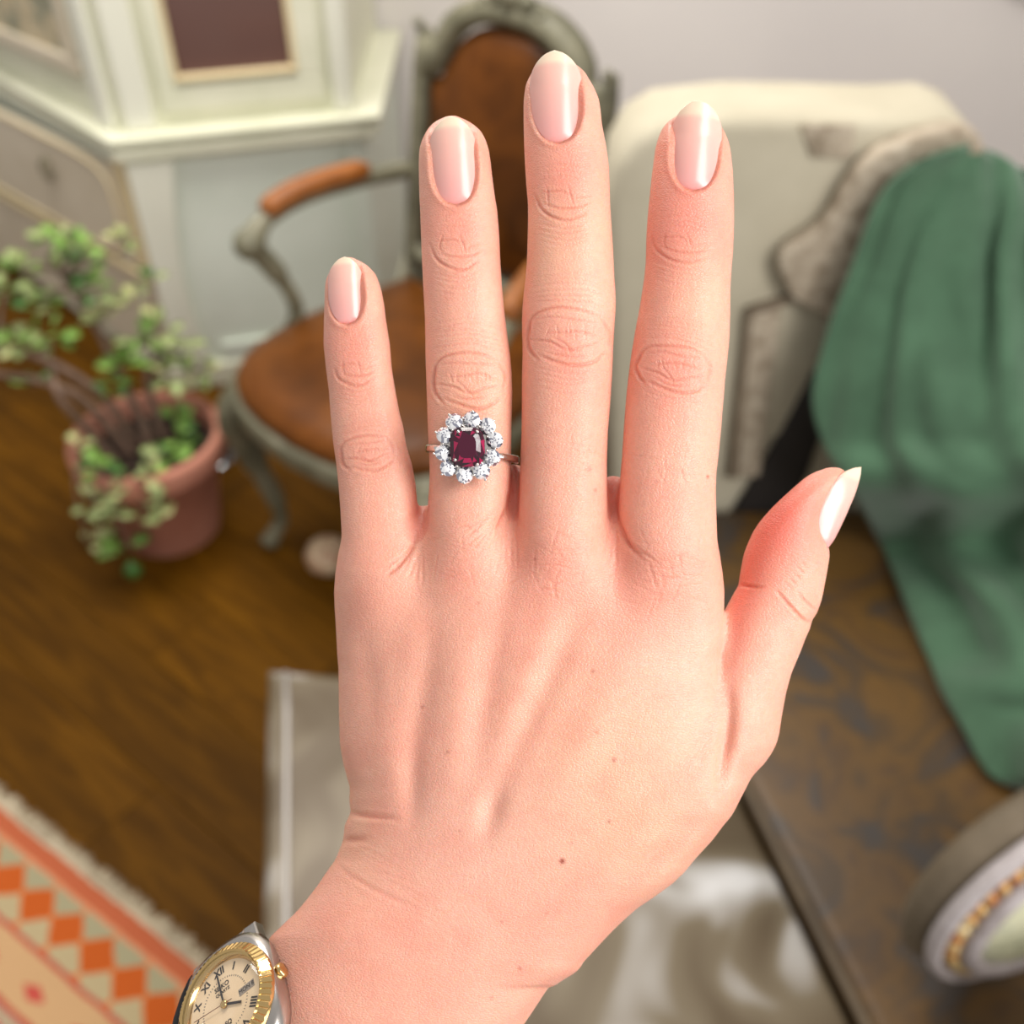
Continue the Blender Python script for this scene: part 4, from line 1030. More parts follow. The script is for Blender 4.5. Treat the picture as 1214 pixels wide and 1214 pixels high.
# ---------- skin colour, with the thumb tendon's shade painted in
def c3(c): return np.array(lin(c))
base_c = c3((238, 176, 153)); pink = c3((232, 132, 116)); yel = c3((238, 190, 152)); deep = c3((206, 92, 74)); light = c3((243, 198, 178))
colr = np.tile(base_c, (nv_, 1))
def blend(f, c):
    global colr
    f = np.clip(f, 0, 1)[:, None]; colr = colr * (1 - f) + c * f
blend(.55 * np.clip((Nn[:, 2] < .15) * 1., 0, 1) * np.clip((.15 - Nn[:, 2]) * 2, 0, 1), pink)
for cx, cy, rx, ry, a in ((770, 690, 60, 60, .32), (650, 672, 52, 56, .30), (545, 680, 42, 44, .15), (450, 720, 40, 50, .14), (800, 440, 50, 40, .42), (674, 405, 52, 36, .25), (557, 455, 40, 26, .15), (436, 540, 32, 26, .22),
                          (815, 240, 52, 60, .55), (668, 200, 50, 40, .40), (540, 262, 44, 34, .34), (418, 410, 38, 44, .38), (808, 290, 50, 40, .40), (668, 240, 40, 30, .12), (690, 450, 40, 30, .2), (700, 540, 50, 50, .10),
                          (500, 930, 40, 90, .14), (590, 880, 26, 120, .12), (420, 1080, 60, 60, .12), (520, 1130, 120, 80, .12), (745, 770, 40, 60, .16), (850, 960, 70, 50, .18), (700, 1090, 90, 40, .16), (600, 750, 50, 40, .08), (785, 330, 30, 200, .12)):
    blend(a * gauss(cx, cy, rx, ry), pink)
thumb_m = np.clip((x - 862) / 10, 0, 1) * (y < 1000)
blend(.62 * thumb_m * gauss(935, 620, 42, 62, .5), c3((228, 92, 76))); blend(.55 * thumb_m * np.exp(-((x - (905 - (y - 640) * .35)) / 24) ** 2) * (y < 830), c3((222, 92, 74)))
blend(.30 * gauss(720, 900, 110, 110) + .25 * gauss(555, 480, 40, 60) + .3 * gauss(640, 290, 120, 60) * (x > 620) * (x < 735) + .25 * gauss(830, 350, 30, 70) + .3 * gauss(425, 1000, 26, 60) + .22 * gauss(760, 990, 70, 70), yel)
blend(.35 * gauss(560, 1000, 90, 120) + .25 * gauss(820, 780, 40, 80) + .3 * gauss(700, 340, 26, 60) + .2 * gauss(580, 380, 26, 80), light)
blend(.16 * gauss(757, 1036, 14, 60, -.82 + math.pi / 2), c3((150, 130, 110)))  # grey tint paints the shade along the thumb tendon
# web flesh and gaps redder
blend(.6 * (gauss(497, 618, 12, 30) + gauss(608, 580, 10, 36) + gauss(727, 590, 14, 36)) * (z < 10), deep)
blend(np.clip(red, 0, 1) * .85, c3((196, 92, 62)))
# freckles and small moles
for fx, fy, rr_, a in ((666.5, 1021, 3.6, .95), (728, 901, 3.0, .55), (722, 974, 2.2, .55), (703, 796, 2.4, .5), (699, 556, 3.0, .4), (706, 581, 2.2, .4), (635, 663, 2.2, .5), (839, 565, 2.0, .65), (567, 715, 2.2, .35), (500, 838, 2.6, .4), (531, 892, 2.2, .45), (648, 1083, 2.4, .3), (616, 1148, 2.8, .4), (707, 868, 3, .25), (678, 1000, 2, .25), (583, 1183, 3, .25), (595, 1093, 2.4, .3), (545, 985, 2, .3)):
    m = (np.abs(x - fx) < 12) & (np.abs(y - fy) < 12); f = np.zeros(nv_); f[m] = a * np.exp(-(((x[m] - fx) ** 2 + (y[m] - fy) ** 2) / rr_ ** 2) ** 1.5); blend(f * (Nn[:, 2] > 0), c3((150, 62, 40)))

k_ = (D0 - pts2[:, 2] * UN) / D0
loc = np.stack([(pts2[:, 0] - 607) * UN * k_, (607 - pts2[:, 1]) * UN * k_, pts2[:, 2] * UN], 1)
me = np_mesh('hand', loc, Q)
# orientation flips with y -> fix by checking one normal
me.update()
ca = me.color_attributes.new('skin', 'FLOAT_COLOR', 'POINT'); ca.data.foreach_set('color', np.concatenate([colr, np.ones((nv_, 1))], 1).astype(np.float32).ravel())
mi = int(np.argmax(loc[:, 2]))
if me.vertices[mi].normal.z < 0: me.flip_normals()
m_skin = mat('skin', (236, 180, 156), .43); t = NT(m_skin); b = t.n['Principled BSDF']
at_ = t.add('ShaderNodeAttribute', attribute_name='skin'); tc = t.add('ShaderNodeTexCoord')
n1 = t.add('ShaderNodeTexNoise'); n1.inputs['Scale'].default_value = 900; n1.inputs['Detail'].default_value = 4; t.link(tc.outputs['Object'], n1.inputs['Vector'])
n2 = t.add('ShaderNodeTexNoise'); n2.inputs['Scale'].default_value = 130; n2.inputs['Detail'].default_value = 3; t.link(tc.outputs['Object'], n2.inputs['Vector'])
mx1 = t.add('ShaderNodeMix', data_type='RGBA', blend_type='MIX'); mr = t.add('ShaderNodeMapRange'); mr.inputs['From Min'].default_value = .42; mr.inputs['From Max'].default_value = .72; mr.inputs['To Max'].default_value = .20
t.link(n2.outputs['Fac'], mr.inputs['Value']); t.link(mr.outputs[0], mx1.inputs[0]); t.link(at_.outputs['Color'], mx1.inputs[6]); mx1.inputs[7].default_value = rgba((226, 122, 104))
mx2 = t.add('ShaderNodeMix', data_type='RGBA'); mr2 = t.add('ShaderNodeMapRange'); mr2.inputs['From Min'].default_value = .35; mr2.inputs['From Max'].default_value = .75; mr2.inputs['To Max'].default_value = .14
t.link(n1.outputs['Fac'], mr2.inputs['Value']); t.link(mr2.outputs[0], mx2.inputs[0]); t.link(mx1.outputs[2], mx2.inputs[6]); mx2.inputs[7].default_value = rgba((196, 110, 88))
t.link(mx2.outputs[2], b.inputs['Base Color'])
b.inputs['Subsurface Weight'].default_value = .4; b.inputs['Subsurface Radius'].default_value = (.0030, .0010, .0005); b.inputs['Subsurface Scale'].default_value = 1.0
b.inputs['Specular IOR Level'].default_value = .55; b.inputs['Coat Weight'].default_value = .05
mp = t.add('ShaderNodeMapping'); mp.inputs['Scale'].default_value = (1, 1.8, 1); mp.inputs['Rotation'].default_value = (0, 0, .5); t.link(tc.outputs['Object'], mp.inputs['Vector'])
vo = t.add('ShaderNodeTexVoronoi', feature='DISTANCE_TO_EDGE'); vo.inputs['Scale'].default_value = 1250; t.link(mp.outputs[0], vo.inputs['Vector'])
vr = t.add('ShaderNodeMapRange'); vr.inputs['From Max'].default_value = .22; t.link(vo.outputs['Distance'], vr.inputs['Value'])
ad = t.add('ShaderNodeMath', operation='ADD'); mu = t.add('ShaderNodeMath', operation='MULTIPLY'); mu.inputs[1].default_value = .8; t.link(n1.outputs['Fac'], mu.inputs[0]); t.link(vr.outputs[0], ad.inputs[0]); t.link(mu.outputs[0], ad.inputs[1])
bp = t.add('ShaderNodeBump'); bp.inputs['Strength'].default_value = .42; bp.inputs['Distance'].default_value = .00016; t.link(ad.outputs[0], bp.inputs['Height']); t.link(bp.outputs[0], b.inputs['Normal'])
hand = link_mesh('hand', me, None, m_skin, True)
hand.matrix_world = HAND_M
setp(hand, "person's left hand held up with its back facing, fingers spread, long pale pink nails", 'hand')

# ---------- nail plates
m_nail = mat('polished_nail', (240, 200, 190), .27); t = NT(m_nail); b = t.n['Principled BSDF']
at_ = t.add('ShaderNodeAttribute', attribute_name='nailcol'); t.link(at_.outputs['Color'], b.inputs['Base Color'])
b.inputs['Subsurface Weight'].default_value = .3; b.inputs['Subsurface Radius'].default_value = (.002, .001, .0008); b.inputs['Coat Weight'].default_value = .35; b.inputs['Coat Roughness'].default_value = .22
b.inputs['Specular IOR Level'].default_value = .6
def nail_plate(pfun, wfun, nu_=40, nv2=24, free=.80):
    """pfun(t, s in -1..1) -> (outer point, inner point) in the hand frame"""
    V = []; C = []
    ts = [i / nu_ for i in range(nu_ + 1)]
    for layer in (0, 1):
        for t_ in ts:
            for j in range(nv2 + 1):
                s_ = -1 + 2 * j / nv2; o_, i_ = pfun(t_, s_); V.append(o_ if layer == 0 else i_)
                f = .7 * min(1, max(0, (t_ - free + .03 * s_ * s_) / .07)); f = f * f * (3 - 2 * f)
                q_ = min(1, t_ * 1.15); bedc = np.array(lin((232, 164, 160))) * (1 - q_) + np.array(lin((240, 190, 174))) * q_
                C.append(tuple(bedc * (1 - f) + np.array(lin((242, 224, 196))) * f) + (1,))
    F = []; n1_ = (nu_ + 1) * (nv2 + 1)
    def I(i, j, l=0): return l * n1_ + i * (nv2 + 1) + j
    for i in range(nu_):
        for j in range(nv2):
            F.append((I(i, j), I(i, j + 1), I(i + 1, j + 1), I(i + 1, j))); F.append((I(i, j, 1), I(i + 1, j, 1), I(i + 1, j + 1, 1), I(i, j + 1, 1)))
    for i in range(nu_):
        F.append((I(i, 0), I(i + 1, 0), I(i + 1, 0, 1), I(i, 0, 1))); F.append((I(i, nv2), I(i, nv2, 1), I(i + 1, nv2, 1), I(i + 1, nv2)))
    for j in range(nv2):
        F.append((I(0, j), I(0, j, 1), I(0, j + 1, 1), I(0, j + 1))); F.append((I(nu_, j), I(nu_, j + 1), I(nu_, j + 1, 1), I(nu_, j, 1)))
    me = bpy.data.meshes.new('fingernail'); me.from_pydata(V, [], F); me.update()
    ca = me.color_attributes.new('nailcol', 'FLOAT_COLOR', 'POINT')
    for i, c in enumerate(C): ca.data[i].color = c
    o = link_mesh('fingernail', me, hand, m_nail, True); return o
for nm in NAILS:
    q = NAILS[nm]; bx, by = q['b']; tx, ty = q['t']; W = q['w']; Ln = math.hypot(tx - bx, ty - by)
    ax_ = ((tx - bx) / Ln, (ty - by) / Ln); px_ = (-ax_[1], ax_[0])
    xm, ym = bx + ax_[0] * Ln * .18, by + ax_[1] * Ln * .18
    z0 = float(ftop(nm, np.array([xm]), np.array([ym]))[0])
    xn, yn = bx + ax_[0] * Ln * .62, by + ax_[1] * Ln * .62
    z1 = float(ftop(nm, np.array([xn]), np.array([yn]))[0])
    def pf_(t_, s_):
        w = max(.4, W * float(nail_w(t_)))
        X = bx + ax_[0] * Ln * t_ + px_[0] * w * s_; Y = by + ax_[1] * Ln * t_ + px_[1] * w * s_
        rel = w * s_ / W
        sag = W * .50 * (1 - math.sqrt(max(0, 1 - (.86 * rel) ** 2))) / (1 - math.sqrt(1 - .86 ** 2))
        zz = z0 - 2.5 + (z1 - z0) * min(1.0, max(-.3, (t_ - .18) / .44)) + 1.6 * math.sin(math.pi * min(1, t_ * 1.05)) - 8 * max(0, t_ - .7) ** 1.5
        if t_ < .12: zz -= 4 * (1 - t_ / .12) ** 2
        zz -= sag
        return h2v(X, Y, zz), h2v(X, Y, zz - 2.2)
    nail_plate(pf_, None, free={'pinky': .86, 'ring': .84, 'middle': .83, 'index': .79}[nm])
# thumb nail, seen from its side: near edge and outer edge traced, cross-section a half ellipse going round to the far side
near_e = spline([(982, 649, 0), (972, 637, 0), (967.2, 626, 0), (968.2, 614, 0), (974, 598, 0), (984, 580, 0), (999, 563, 0), (1012, 555.5, 0), (1021, 553.6, 0)], 6)
out_e = spline([(982, 649.6, 0), (988.5, 641, 0), (994, 630.6, 0), (1001, 616, 0), (1008.5, 599, 0), (1013.5, 587, 0), (1017.8, 574, 0), (1020.6, 562, 0), (1021.2, 553.6, 0)], 6)
def along(P_, t_):
    d = [0]
    for a, b_ in zip(P_, P_[1:]): d.append(d[-1] + (b_ - a).length)
    L_ = t_ * d[-1]
    for i in range(len(d) - 1):
        if L_ <= d[i + 1] + 1e-9: return P_[i].lerp(P_[i + 1], (L_ - d[i]) / max(1e-9, d[i + 1] - d[i]))
    return P_[-1]
def pf_(t_, s_):
    A_ = along(near_e, t_); B_ = along(out_e, t_)
    wz = 25 * max(.05, float(nail_w(min(.995, max(.02, t_)), 1.7)))
    th = -s_ * math.radians(74)                         # + towards the viewer
    c74 = math.cos(math.radians(74)); f = (math.cos(th) - c74) / (1 - c74)
    p = A_.lerp(B_, f); zc_ = -44 - 8 * t_
    z_ = zc_ + wz * math.sin(th) * 1.05
    p2 = A_.lerp(B_, f - .10)
    return h2v(p.x, p.y, z_), h2v(p2.x, p2.y, z_ - 2.0 * math.sin(th))
nail_plate(pf_, None, free=.80)
# ------------------------------------------------------------------ cluster ring on the ring finger
m_plat = mat('polished_white_gold', (225, 220, 215), .12, 1.0)
m_dia = bpy.data.materials.new('diamond'); m_dia.use_nodes = True; t = NT(m_dia)
for n_ in list(t.n): t.n.remove(n_)
def gem(t, tint, gloss, diff):
    out = t.add('ShaderNodeOutputMaterial'); gl = t.add('ShaderNodeBsdfDiffuse'); gl.inputs['Color'].default_value = diff
    go = t.add('ShaderNodeBsdfGlossy'); go.inputs['Roughness'].default_value = .03; go.inputs['Color'].default_value = tint
    mx = t.add('ShaderNodeMixShader'); mx.inputs[0].default_value = gloss; t.link(gl.outputs[0], mx.inputs[1]); t.link(go.outputs[0], mx.inputs[2]); t.link(mx.outputs[0], out.inputs[0])
gem(t, (1, 1, 1, 1), .45, (.96, .97, 1, 1))
m_dia2 = bpy.data.materials.new('diamond_painted_dark_facet'); m_dia2.use_nodes = True; t = NT(m_dia2)  # darker copy of the diamond: dark reflections painted onto random facets
for n_ in list(t.n): t.n.remove(n_)
gem(t, (.8, .82, .95, 1), .5, (.12, .12, .16, 1))
m_ruby = mat('ruby', (74, 2, 38), .05, 0, Specular_IOR_Level=.35, Transmission_Weight=.2, IOR=1.7)
m_ruby2 = mat('ruby_painted_bright_facet', (170, 8, 74), .05, 0, Transmission_Weight=.2, IOR=1.7)  # lighter ruby copy: glints painted onto random small facets
m_ruby3 = mat('ruby_painted_dark_facet', (40, 1, 20), .05, 0, Transmission_Weight=.1, IOR=1.7)  # darker ruby copy: facet shade painted onto random small facets
RC = (555.2, 531.0, 46.0)
rc_l = h2v(*RC)
ring = bpy.data.objects.new('ring', None); COL.objects.link(ring); ring.empty_display_size = .01
ring.matrix_world = HAND_M @ Matrix.Translation(rc_l)
setp(ring, 'white gold ring with dark red stone and ten diamonds on the ring finger', 'ring')
KS = UN * (D0 - RC[2] * UN) / D0                       # metres per unit at the ring
def rv(px, py, z): return Vector(((px - RC[0]) * KS, (RC[1] - py) * KS, (z - RC[2]) * KS))
# shank: a flat band that tapers towards the setting
bm = bmesh.new(); NSH = 96; rings = []
for k in range(NSH):
    a = 2 * math.pi * k / NSH; ca, sa = math.cos(a), math.sin(a)
    cx_, cy_, cz_ = 558 + 55.5 * ca, 535.5 + 7 * ca, -8 + 50 * sa
    hw = 3.0 + 2.6 * max(0, abs(ca) - .45) if sa > -.2 else 3.4
    th_ = 2.6; nrm = (ca, sa)
    rr = []
    for du, dv in ((-1, -1), (-1, .6), (-.6, 1), (.6, 1), (1, .6), (1, -1)):
        rr.append(bm.verts.new(rv(cx_ + nrm[0] * dv * th_, cy_ + du * hw, cz_ + nrm[1] * dv * th_)))
    rings.append(rr)
for i in range(NSH):
    for k in range(6): bm.faces.new((rings[i][k], rings[(i + 1) % NSH][k], rings[(i + 1) % NSH][(k + 1) % 6], rings[i][(k + 1) % 6]))
bm_obj('shank', bm, m_plat, ring, True)
# gallery under the stones
bm = bmesh.new()
for (zz0, zz1, a0_, b0_, a1_, b1_) in ((40, 50, 17, 20, 26, 29), (50, 54, 26, 29, 33, 35)):
    lo_ = []; hi_ = []
    for k in range(40):
        a = 2 * math.pi * k / 40
        lo_.append(bm.verts.new(rv(555.5 + a0_ * math.cos(a), 531 + b0_ * math.sin(a), zz0))); hi_.append(bm.verts.new(rv(555.5 + a1_ * math.cos(a), 531 + b1_ * math.sin(a), zz1)))
    for k in range(40): bm.faces.new((lo_[k], lo_[(k + 1) % 40], hi_[(k + 1) % 40], hi_[k]))
    bm.faces.new(hi_); bm.faces.new(lo_[::-1])
bm_obj('gallery', bm, m_plat, ring)
def brilliant():
    bm = bmesh.new(); c8 = [2 * math.pi * k / 8 for k in range(8)]
    T_ = [bm.verts.new((.53 * math.cos(a), .53 * math.sin(a), .34)) for a in c8]
    K_ = [bm.verts.new((.78 * math.cos(a + math.pi / 8), .78 * math.sin(a + math.pi / 8), .21)) for a in c8]
    G_ = [bm.verts.new((math.cos(2 * math.pi * k / 16), math.sin(2 * math.pi * k / 16), .0)) for k in range(16)]
    G2 = [bm.verts.new((math.cos(2 * math.pi * k / 16), math.sin(2 * math.pi * k / 16), -.04)) for k in range(16)]
    L_ = [bm.verts.new((.3 * math.cos(a), .3 * math.sin(a), -.62)) for a in c8]; cu = bm.verts.new((0, 0, -.84))
    I_ = [bm.verts.new((.30 * math.cos(a + .2), .30 * math.sin(a + .2), .36 + .05 * (k % 2))) for k, a in enumerate(c8)]; ic = bm.verts.new((.02, .01, .33))
    for k in range(8):
        j = (k + 1) % 8; bm.faces.new((T_[k], T_[j], I_[k])); bm.faces.new((T_[j], I_[j], I_[k])); bm.faces.new((I_[k], I_[j], ic))
    for k in range(8):
        j = (k + 1) % 8; bm.faces.new((T_[k], K_[k], T_[j]))
        bm.faces.new((T_[k], K_[k - 1], G_[2 * k])); bm.faces.new((T_[k], G_[2 * k], K_[k]))
        bm.faces.new((K_[k], G_[2 * k], G_[2 * k + 1])); bm.faces.new((K_[k], G_[2 * k + 1], G_[(2 * k + 2) % 16]))
        bm.faces.new((L_[k], G2[2 * k], G2[2 * k - 1])); bm.faces.new((L_[k], G2[2 * k + 1], G2[2 * k])); bm.faces.new((L_[k], L_[j], G2[2 * k + 1]))
        bm.faces.new((L_[k], cu, L_[j]))
    for k in range(16): bm.faces.new((G_[k], G2[k], G2[(k + 1) % 16], G_[(k + 1) % 16]))
    bmesh.ops.recalc_face_normals(bm, faces=bm.faces)
    me = bpy.data.meshes.new('diamond'); bm.to_mesh(me); bm.free(); me.materials.append(m_dia); me.materials.append(m_dia2)
    rd_ = random.Random(5)
    for p in me.polygons: p.material_index = 1 if rd_.random() < .36 else 0
    return me
dme = brilliant()
dpos = [(538.8, 500.8), (559.2, 498.4), (577.6, 506.5), (586.4, 523), (583.5, 543.5), (571.5, 559), (551.5, 563.6), (532.5, 555), (526.6, 537.2), (528.3, 516.5)]
for i, (px_, py_) in enumerate(dpos):
    o = bpy.data.objects.new('diamond', dme); COL.objects.link(o); o.parent = ring
    dx_, dy_ = px_ - 555.3, py_ - 531; rad_ = math.hypot(dx_, dy_)
    o.location = rv(px_, py_, 57); s_ = 10.3 * KS; o.scale = (s_, s_, s_)
    tilt = .28; o.rotation_euler = (tilt * dy_ / rad_, tilt * dx_ / rad_, i * 1.3)
# centre stone: cushion with step and kite facets
bm = bmesh.new()
def cush(a_, b_, z_, n_=16, e=.62):
    vs = []
    for k in range(n_):
        th = 2 * math.pi * (k + .5) / n_; c_, s_ = math.cos(th), math.sin(th)
        vs.append(bm.verts.new((a_ * math.copysign(abs(c_) ** e, c_) * KS, b_ * math.copysign(abs(s_) ** e, s_) * KS, z_ * KS)))
    return vs
lv = [cush(10.5, 13.5, 8.0), cush(15.8, 18.8, 6.2), cush(20.4, 23.2, 2.0), cush(20.6, 23.4, .5), cush(13, 15, -6), cush(6, 7.5, -11)]
bm.faces.new(lv[0])
for q_, (a_, b_) in enumerate(zip(lv, lv[1:])):
    for k in range(16):
        j = (k + 1) % 16
        if (k + q_) % 2: bm.faces.new((a_[k], b_[k], b_[j])); bm.faces.new((a_[k], b_[j], a_[j]))
        else: bm.faces.new((a_[k], b_[k], a_[j])); bm.faces.new((a_[j], b_[k], b_[j]))
bm.faces.new(lv[-1][::-1])
# the table is cut by the pavilion's steps: five strips
tf_ = [f for f in bm.faces if len(f.verts) == 16 and f.calc_center_median().z > 0][0]
bmesh.ops.bisect_plane(bm, geom=list({tf_, *tf_.edges, *tf_.verts}), plane_co=(-4.5 * KS, 0, 0), plane_no=(1, .08, 0))
tf2 = [f for f in bm.faces if f.calc_center_median().z > 7.9 * KS]
bmesh.ops.bisect_plane(bm, geom=list(set(tf2) | {e for f in tf2 for e in f.edges} | {v for f in tf2 for v in f.verts}), plane_co=(3.5 * KS, 0, 0), plane_no=(1, -.1, 0))
o = bm_obj('centre_stone', bm, m_ruby, ring, False, rv(554.6, 531, 60)); o.data.materials.append(m_ruby2); o.data.materials.append(m_ruby3)
rd_ = random.Random(11)
for p_ in o.data.polygons:
    q_ = rd_.random(); p_.material_index = (0 if p_.area > 60 * KS * KS else (1 if q_ < .22 else (2 if q_ < .62 else 0)))
o['label'] = 'dark red cushion-cut stone'; o.rotation_euler = (0, .03, .02)
pm = bmesh.new(); bmesh.ops.create_uvsphere(pm, u_segments=10, v_segments=7, radius=1.0)
lathe_mesh(pm, [(.75, -.3), (.6, -6), (.5, -8)], 8)
pme = bpy.data.meshes.new('prong'); pm.to_mesh(pme); pm.free(); pme.materials.append(m_plat); pme.polygons.foreach_set('use_smooth', [True] * len(pme.polygons))
outer_p = [(533.4, 492.8), (561, 488.9), (585.4, 499.8), (594.4, 525.3), (590.8, 548.2), (575.9, 569.3), (550.8, 573.2), (524.8, 562.8), (515.4, 538.5), (517.6, 513.4)]
inner_p = [(548.8, 505.5), (568.8, 507), (578, 518.5), (577.5, 535), (571, 549), (561, 553.8), (542, 553), (535, 543.5), (534, 526), (537, 511)]
mid_p = [(549.5, 496.5), (569.5, 499.5), (583.5, 514), (587.2, 533), (580, 553.5), (562, 563.8), (541.5, 562.5), (528.2, 547), (525.8, 527), (532, 506.6)]
claw = [(544.5, 513.5), (566.5, 513.5), (541, 546.5), (566.6, 551.5)]
for L_, zz, rr_ in ((outer_p, 57.5, 1.75), (inner_p, 60, 1.6), (mid_p, 58.5, 1.5), (claw, 67, 2.1)):
    for px_, py_ in L_:
        o = bpy.data.objects.new('prong', pme); COL.objects.link(o); o.parent = ring; o.location = rv(px_, py_, zz); o.scale = (rr_ * KS,) * 3

# ------------------------------------------------------------------ wristwatch
W12 = Vector((-.382, .52, -.764)).normalized(); WN = Vector((-.504, .576, .644)); WN = (WN - W12 * WN.dot(W12)).normalized(); W3 = W12.cross(WN).normalized()
if W3.x < 0: W3 = -W3
def watch_centre(z): return h2v(267, 1191, z)
Zw = 60.
for z_try in range(110, 0, -2):
    cb = watch_centre(z_try) - WN * (40 * UN)
    ok, co, no, fi = hand.closest_point_on_mesh(cb)
    if (cb - co).dot(no) < 1.5 * UN: Zw = z_try + 2; break
WC = watch_centre(Zw)
Wm = Matrix((( W3.x, W12.x, WN.x, WC.x), (W3.y, W12.y, WN.y, WC.y), (W3.z, W12.z, WN.z, WC.z), (0, 0, 0, 1)))
watch = bpy.data.objects.new('wristwatch', None); COL.objects.link(watch); watch.empty_display_size = .01
watch.matrix_world = HAND_M @ Wm
setp(watch, 'two-tone wristwatch with cream dial, Roman numerals and fluted gold bezel on the wrist', 'watch')
m_steel = mat('brushed_steel', (190, 184, 178), .25, 1.0)
m_goldp = mat('polished_gold', (222, 188, 128), .16, 1.0)
m_dial = ramp_mat('cream_dial', [(.3, (240, 208, 166)), (.7, (246, 218, 180))], scale=200, rough=.35, bump=0)
m_ink = mat('black_dial_print', (40, 34, 34), .5)
m_grey = mat('grey_window', (120, 112, 104), .5)
u_ = UN * .935
bm = bmesh.new()
# case: barrel outline with lugs
ol = []
for k in range(48):
    a = 2 * math.pi * k / 48; c_, s_ = math.cos(a), math.sin(a)
    ol.append((73 * math.copysign(abs(c_) ** .8, c_), 88 * math.copysign(abs(s_) ** .62, s_)))
for zl in ((-40, 70 / 78), (-34, .97), (-18, 1.0), (-9, .985), (-4, .9)):
    pass
prev = None
for z_, k_s in ((-38, .86), (-33, .95), (-18, 1.0), (-8, .97), (-3, .88)):
    ringv = [bm.verts.new((x_ * k_s * u_, y_ * k_s * u_, z_ * u_)) for x_, y_ in ol]
    if prev:
        for i in range(48): bm.faces.new((prev[i], prev[(i + 1) % 48], ringv[(i + 1) % 48], ringv[i]))
    else: bm.faces.new(ringv[::-1])
    prev = ringv
bm.faces.new(prev)
bm_obj('case', bm, m_steel, watch, True)
for sx_ in (-1, 1):
    for sy_ in (-1, 1):
        bm = bmesh.new()
        add_prism(bm, [(sx_ * 30 * u_, sy_ * 62 * u_, -10 * u_), (sx_ * 62 * u_, sy_ * 50 * u_, -8 * u_), (sx_ * 52 * u_, sy_ * 93 * u_, -20 * u_), (sx_ * 32 * u_, sy_ * 96 * u_, -22 * u_)], (0, 0, -18 * u_), 2 * u_, 2)
        bm_obj('lug', bm, m_steel, watch)
# fluted bezel
NF = 60; bm = bmesh.new(); rows_ = []
prof = [(60, 1), (60, 9), (62, 10.5), (64, 10), (73, 2), (73, -4), (60, -4)]
for k in range(NF * 4):
    a = 2 * math.pi * k / (NF * 4); fl = (0, 1, 1, 0)[k % 4]
    rr = []
    for i, (r__, z_) in enumerate(prof):
        if i in (3, 4): r2, z2 = r__ + (0 if fl else .0), z_ - (1.8 if not fl else 0)
        else: r2, z2 = r__, z_
        rr.append(bm.verts.new((r2 * math.cos(a) * u_, r2 * math.sin(a) * u_, z2 * u_)))
    rows_.append(rr)
for i in range(NF * 4):
    j = (i + 1) % (NF * 4)
    for k in range(len(prof)): bm.faces.new((rows_[i][k], rows_[j][k], rows_[j][(k + 1) % 7], rows_[i][(k + 1) % 7]))
bz_o = bm_obj('bezel', bm, m_goldp, watch); bz_o['label'] = 'fluted gold bezel'
bm = bmesh.new(); Su = Matrix.Scale(u_, 4)
lathe_mesh(bm, [(60, 9), (57, 4), (54, 0), (54, -1.5), (60, -1.5)], 96, Su, closed=True); bm_obj('inner_ring', bm, m_goldp, watch, True)
bm = bmesh.new(); lathe_mesh(bm, [(.001, -.2), (54.5, -.2), (54.5, -1.5), (.001, -1.5)], 72, Su); dial = bm_obj('dial', bm, m_dial, watch)
def flatbox(bm, x0, x1, y0, y1, z0, z1, ang=0.):
    c_, s_ = math.cos(ang), math.sin(ang)
    def R_(x_, y_): return Vector(((x_ * c_ + y_ * s_) * u_, (-x_ * s_ + y_ * c_) * u_, 0))
    o_ = R_(x0, y0) + Vector((0, 0, z0 * u_)); add_obox(bm, o_, R_(x1, y0) - R_(x0, y0), R_(x0, y1) - R_(x0, y0), (0, 0, (z1 - z0) * u_))
def text(parent, s_, x_, y_, size, ang=0., name='lettering', m=None, z_=.15, bold=.0):
    c = bpy.data.curves.new(name, 'FONT'); c.body = s_; c.size = size * u_; c.align_x = 'CENTER'; c.align_y = 'CENTER'; c.extrude = .12 * u_; c.offset = bold * u_
    c.materials.append(m or m_ink); o = bpy.data.objects.new(name, c); COL.objects.link(o); o.parent = parent
    bpy.context.view_layer.update(); me_ = bpy.data.meshes.new_from_object(o.evaluated_get(bpy.context.evaluated_depsgraph_get())); me_.name = name
    bpy.data.objects.remove(o); bpy.data.curves.remove(c); o = bpy.data.objects.new(name, me_); COL.objects.link(o); o.parent = parent
    if not me_.materials: me_.materials.append(m or m_ink)
    o.location = (x_ * u_, y_ * u_, z_ * u_); o.rotation_euler = (0, 0, ang); return o
NUM = {12: 'XII', 4: 'IIII', 5: 'V', 6: 'VI', 7: 'VII', 8: 'VIII', 9: 'IX', 10: 'X', 11: 'XI', 1: 'I', 2: 'II'}
for h, s_ in NUM.items():
    a = math.radians(h * 30); text(dial, s_, 45 * math.sin(a), 45 * math.cos(a), 13.5, -a, 'numeral', bold=.35)
text(dial, 'SEIKO', 0, 25, 8.5, 0, bold=.12); text(dial, 'QUARTZ', 0, 17.5, 5.5, 0, bold=.05); text(dial, 'SQ', 0, -24, 8, 0, bold=.12)
bm = bmesh.new(); NT_ = 60
for k in range(NT_):
    flatbox(bm, -.45, .45, 33, 35.0, -.2, .12, 2 * math.pi * k / NT_)
o = bm_obj('minute_track', bm, m_grey, dial); o['kind'] = 'stuff'
bm = bmesh.new(); flatbox(bm, 22, 46, -4.5, 4.5, -.2, .25); dw = bm_obj('day_date_window', bm, mat('pale_grey_window', (158, 146, 134), .5), dial)
text(dial, 'MON 8', 34, 0, 7.5, 0, 'day_date', z_=.45)
